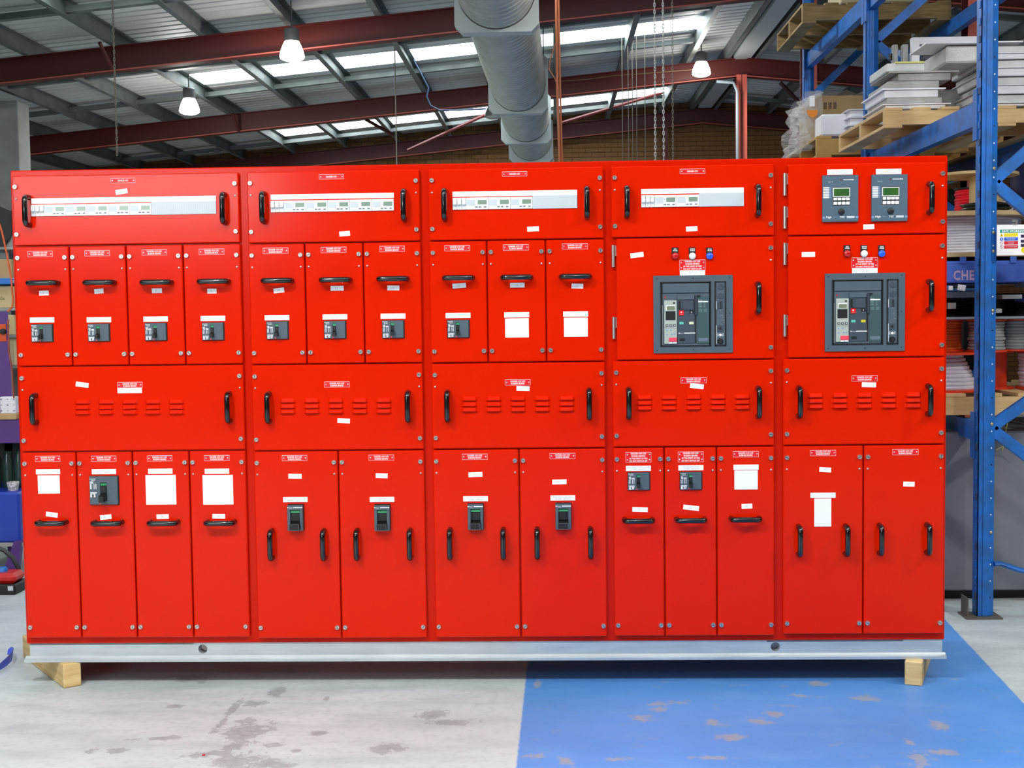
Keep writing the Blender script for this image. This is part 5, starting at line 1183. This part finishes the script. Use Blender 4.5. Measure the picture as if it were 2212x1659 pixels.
a, c = B(2, 890), B(34, 857); pc = solo('printed_carton', MB().box(a.x, c.x, 2.19, 2.24, .965, c.z, bev=.003), PRINTW, 'small white carton with a faint printed pattern on the bench top', 'carton')
for k in range(9):
    x, z = a.x + .008 + (k % 3) * (c.x - a.x - .016) / 2, .965 + .016 + (k // 3) * (c.z - .965 - .03) / 2; q = .008 if k % 2 == 0 else .005
    part('diamond_print', MB().prism([(x - q, 0, z), (x, 0, z - q * .7), (x + q, 0, z), (x, 0, z + q * .7)], (0, 2.1893, 0), (0, 2.19, 0)), mat('print_blue_grey', (140, 142, 172), .6), pc)
solo('blue_bottle', MB().lathe((B(-2, 850).x, 2.28, .965), (0, 0, 1), [(.02, 0), (.02, .05), (.008, .075)], 12), BLUEB, 'little blue bottle behind the printed white carton', 'bottle', smooth=40)
# shelf of cartons behind the bench
shx = B(30, 700, 3.0).x
su = thing('carton_shelf', 'grey steel shelving behind the workbench loaded with cartons', 'shelving', (-1.4, 3.3, 0))
for x in (-2.2, shx - .22):
    for y in (3.05, 3.55): part('post', MB().box(x - .02, x + .02, y - .02, y + .02, 0, 2.05), COLG, su)
def lev(v): return at(10, v, y=3.0).z
LZ = [lev(790), lev(724), lev(665), lev(605), lev(532)]
for z in LZ: part('shelf_board', MB().box(-2.22, shx + .01, 3.03, 3.57, z - .018, z), COLG, su)
def carton(u0, u1, v0, zbase, m, label, y=3.04, txt=None):
    a, c = at(u0, v0, y=y), at(u1, v0, y=y); o = solo('carton', MB().box(a.x, c.x, y, y + .4, zbase, c.z, bev=.004), m, label, 'carton')
    if txt: link('lettering', text_mesh(txt, .036, mat('marker_grey', (96, 96, 84), .7), sx=.8), o, ((a.x + c.x) / 2 + .028, y - .001, zbase + (c.z - zbase) * .45), (PI / 2, 0, 0))
    return o
carton(-40, 27, 618, LZ[2], KRAFT, 'pale carton marked 40x in pen on the middle shelf', txt='40x')
carton(-40, 24, 560, LZ[3], CARDB, 'brown carton standing on the shelf above the carton marked in pen')
carton(-30, 25, 490, LZ[4], TRAYG, 'grey carton on the highest shelf by the pale column')
carton(-10, 29, 680, LZ[1], KRAFT, 'pale carton marked with a cross on the shelf below the marked 40x', txt='x')
carton(-10, 31, 730, LZ[0], mat('kraft_light', (214, 200, 158), .8), 'light carton on the lowest visible shelf behind the purple machine')
a = at(26, 604, y=3.02); solo('plastic_tray', MB().box(-1.9, a.x, 3.0, 3.5, LZ[2] + .15, LZ[2] + .19, bev=.004), BLUET, 'bright blue tray lying over the carton marked 40x', 'tray')
b = MB(); c = at(10, 470, y=3.0); b.prism([(at(-12, 440, y=3.0).x, 0, at(0, 440, y=3).z), (at(22, 470, y=3.0).x, 0, at(0, 455, y=3).z), (at(24, 478, y=3.0).x, 0, at(0, 505, y=3).z), (at(8, 528, y=3.0).x, 0, at(0, 530, y=3).z), (at(-12, 530, y=3.0).x, 0, at(0, 530, y=3).z)], (0, 3.0, 0), (0, 3.03, 0))
solo('dark_bag', b, BLACK, 'black bag hanging over the highest shelf edge', 'bag')
pts = [B(u, v, 2.1) for u, v in ((-6, 470), (4, 500), (14, 545), (24, 600), (28, 650), (26, 664), (17, 673))]
solo('orange_lead', MB().tube(pts, .0055, 6), CABLEO, 'orange extension lead draped past the cartons', 'cable', smooth=60)
pts = [B(u, v, 2.12) for u, v in ((17, 690), (19, 760), (26, 800), (30, 860))]
solo('red_lead', MB().tube(pts, .005, 6), mat('lead_rust', (150, 62, 40), .5), 'rust coloured lead hanging between purple machine and switchboard', 'cable', smooth=60)
# things on the floor at that side
pts = [at(u, v, y=1.95) for u, v in ((-15, 1182), (8, 1188), (28, 1205), (40, 1228), (44, 1245), (36, 1262), (15, 1268))]
solo('black_hose', MB().tube(pts, .014, 8), mat('hose_grey_black', (48, 50, 54), .5), 'black hose curving up behind the red pump', 'hose', smooth=60)
rp = thing('red_pump', 'small red pump on a black base with a blue cap', 'pump', (-.95, 1.75, 0))
xm_ = at(33, 1275, y=1.72).x
part('base', MB().box(-1.2, xm_, 1.72, 1.9, 0, .058, bev=.008), BLACK, rp); part('body', MB().box(-1.2, xm_ - .005, 1.73, 1.88, .058, at(20, 1240, y=1.73).z, bev=.02), REDM, rp)
c = at(3, 1232, y=1.78); part('cap', MB().lathe((c.x, 1.8, at(20, 1242, y=1.73).z), (0, 0, 1), [(.026, 0), (.026, .022), (.02, .03)], 14), BLUET, rp, 40)
a, c = at(17, 1276, y=1.719), at(28, 1266, y=1.719); part('rating_plate', MB().box(a.x, c.x, 1.718, 1.72, a.z, c.z), METERG, rp)
vs = []; cen = [(-25, 1462), (0, 1445), (14, 1438), (25, 1428), (27, 1418), (21, 1411), (15, 1409)]; fs = []
for k, (u, v) in enumerate(cen):
    p = at(u, v, z=.012); hgt = .004 + .03 * math.sin(k / 6 * PI) ; vs += [(p.x, p.y, .001 + hgt * .3), (p.x, p.y + .012, .018 + hgt)]
fs = [(2 * k, 2 * k + 2, 2 * k + 3, 2 * k + 1) for k in range(len(cen) - 1)]
nv = len(vs); vs2 = vs + [(x + .0015, y + .001, z + .001) for x, y, z in vs]; fs += [(a + nv, d + nv, c + nv, b_ + nv) for a, b_, c, d in fs]
solo('plastic_strap', MB().add(vs2, fs), STRAP, 'curled blue plastic strap on the concrete floor', 'strap', smooth=60)
p = at(440, 1632, z=0); solo('plastic_crumb', MB().box(p.x - .005, p.x + .005, p.y - .005, p.y + .005, 0, .004, bev=.001), SIGNR, 'tiny red plastic crumb on the stained concrete', 'debris')
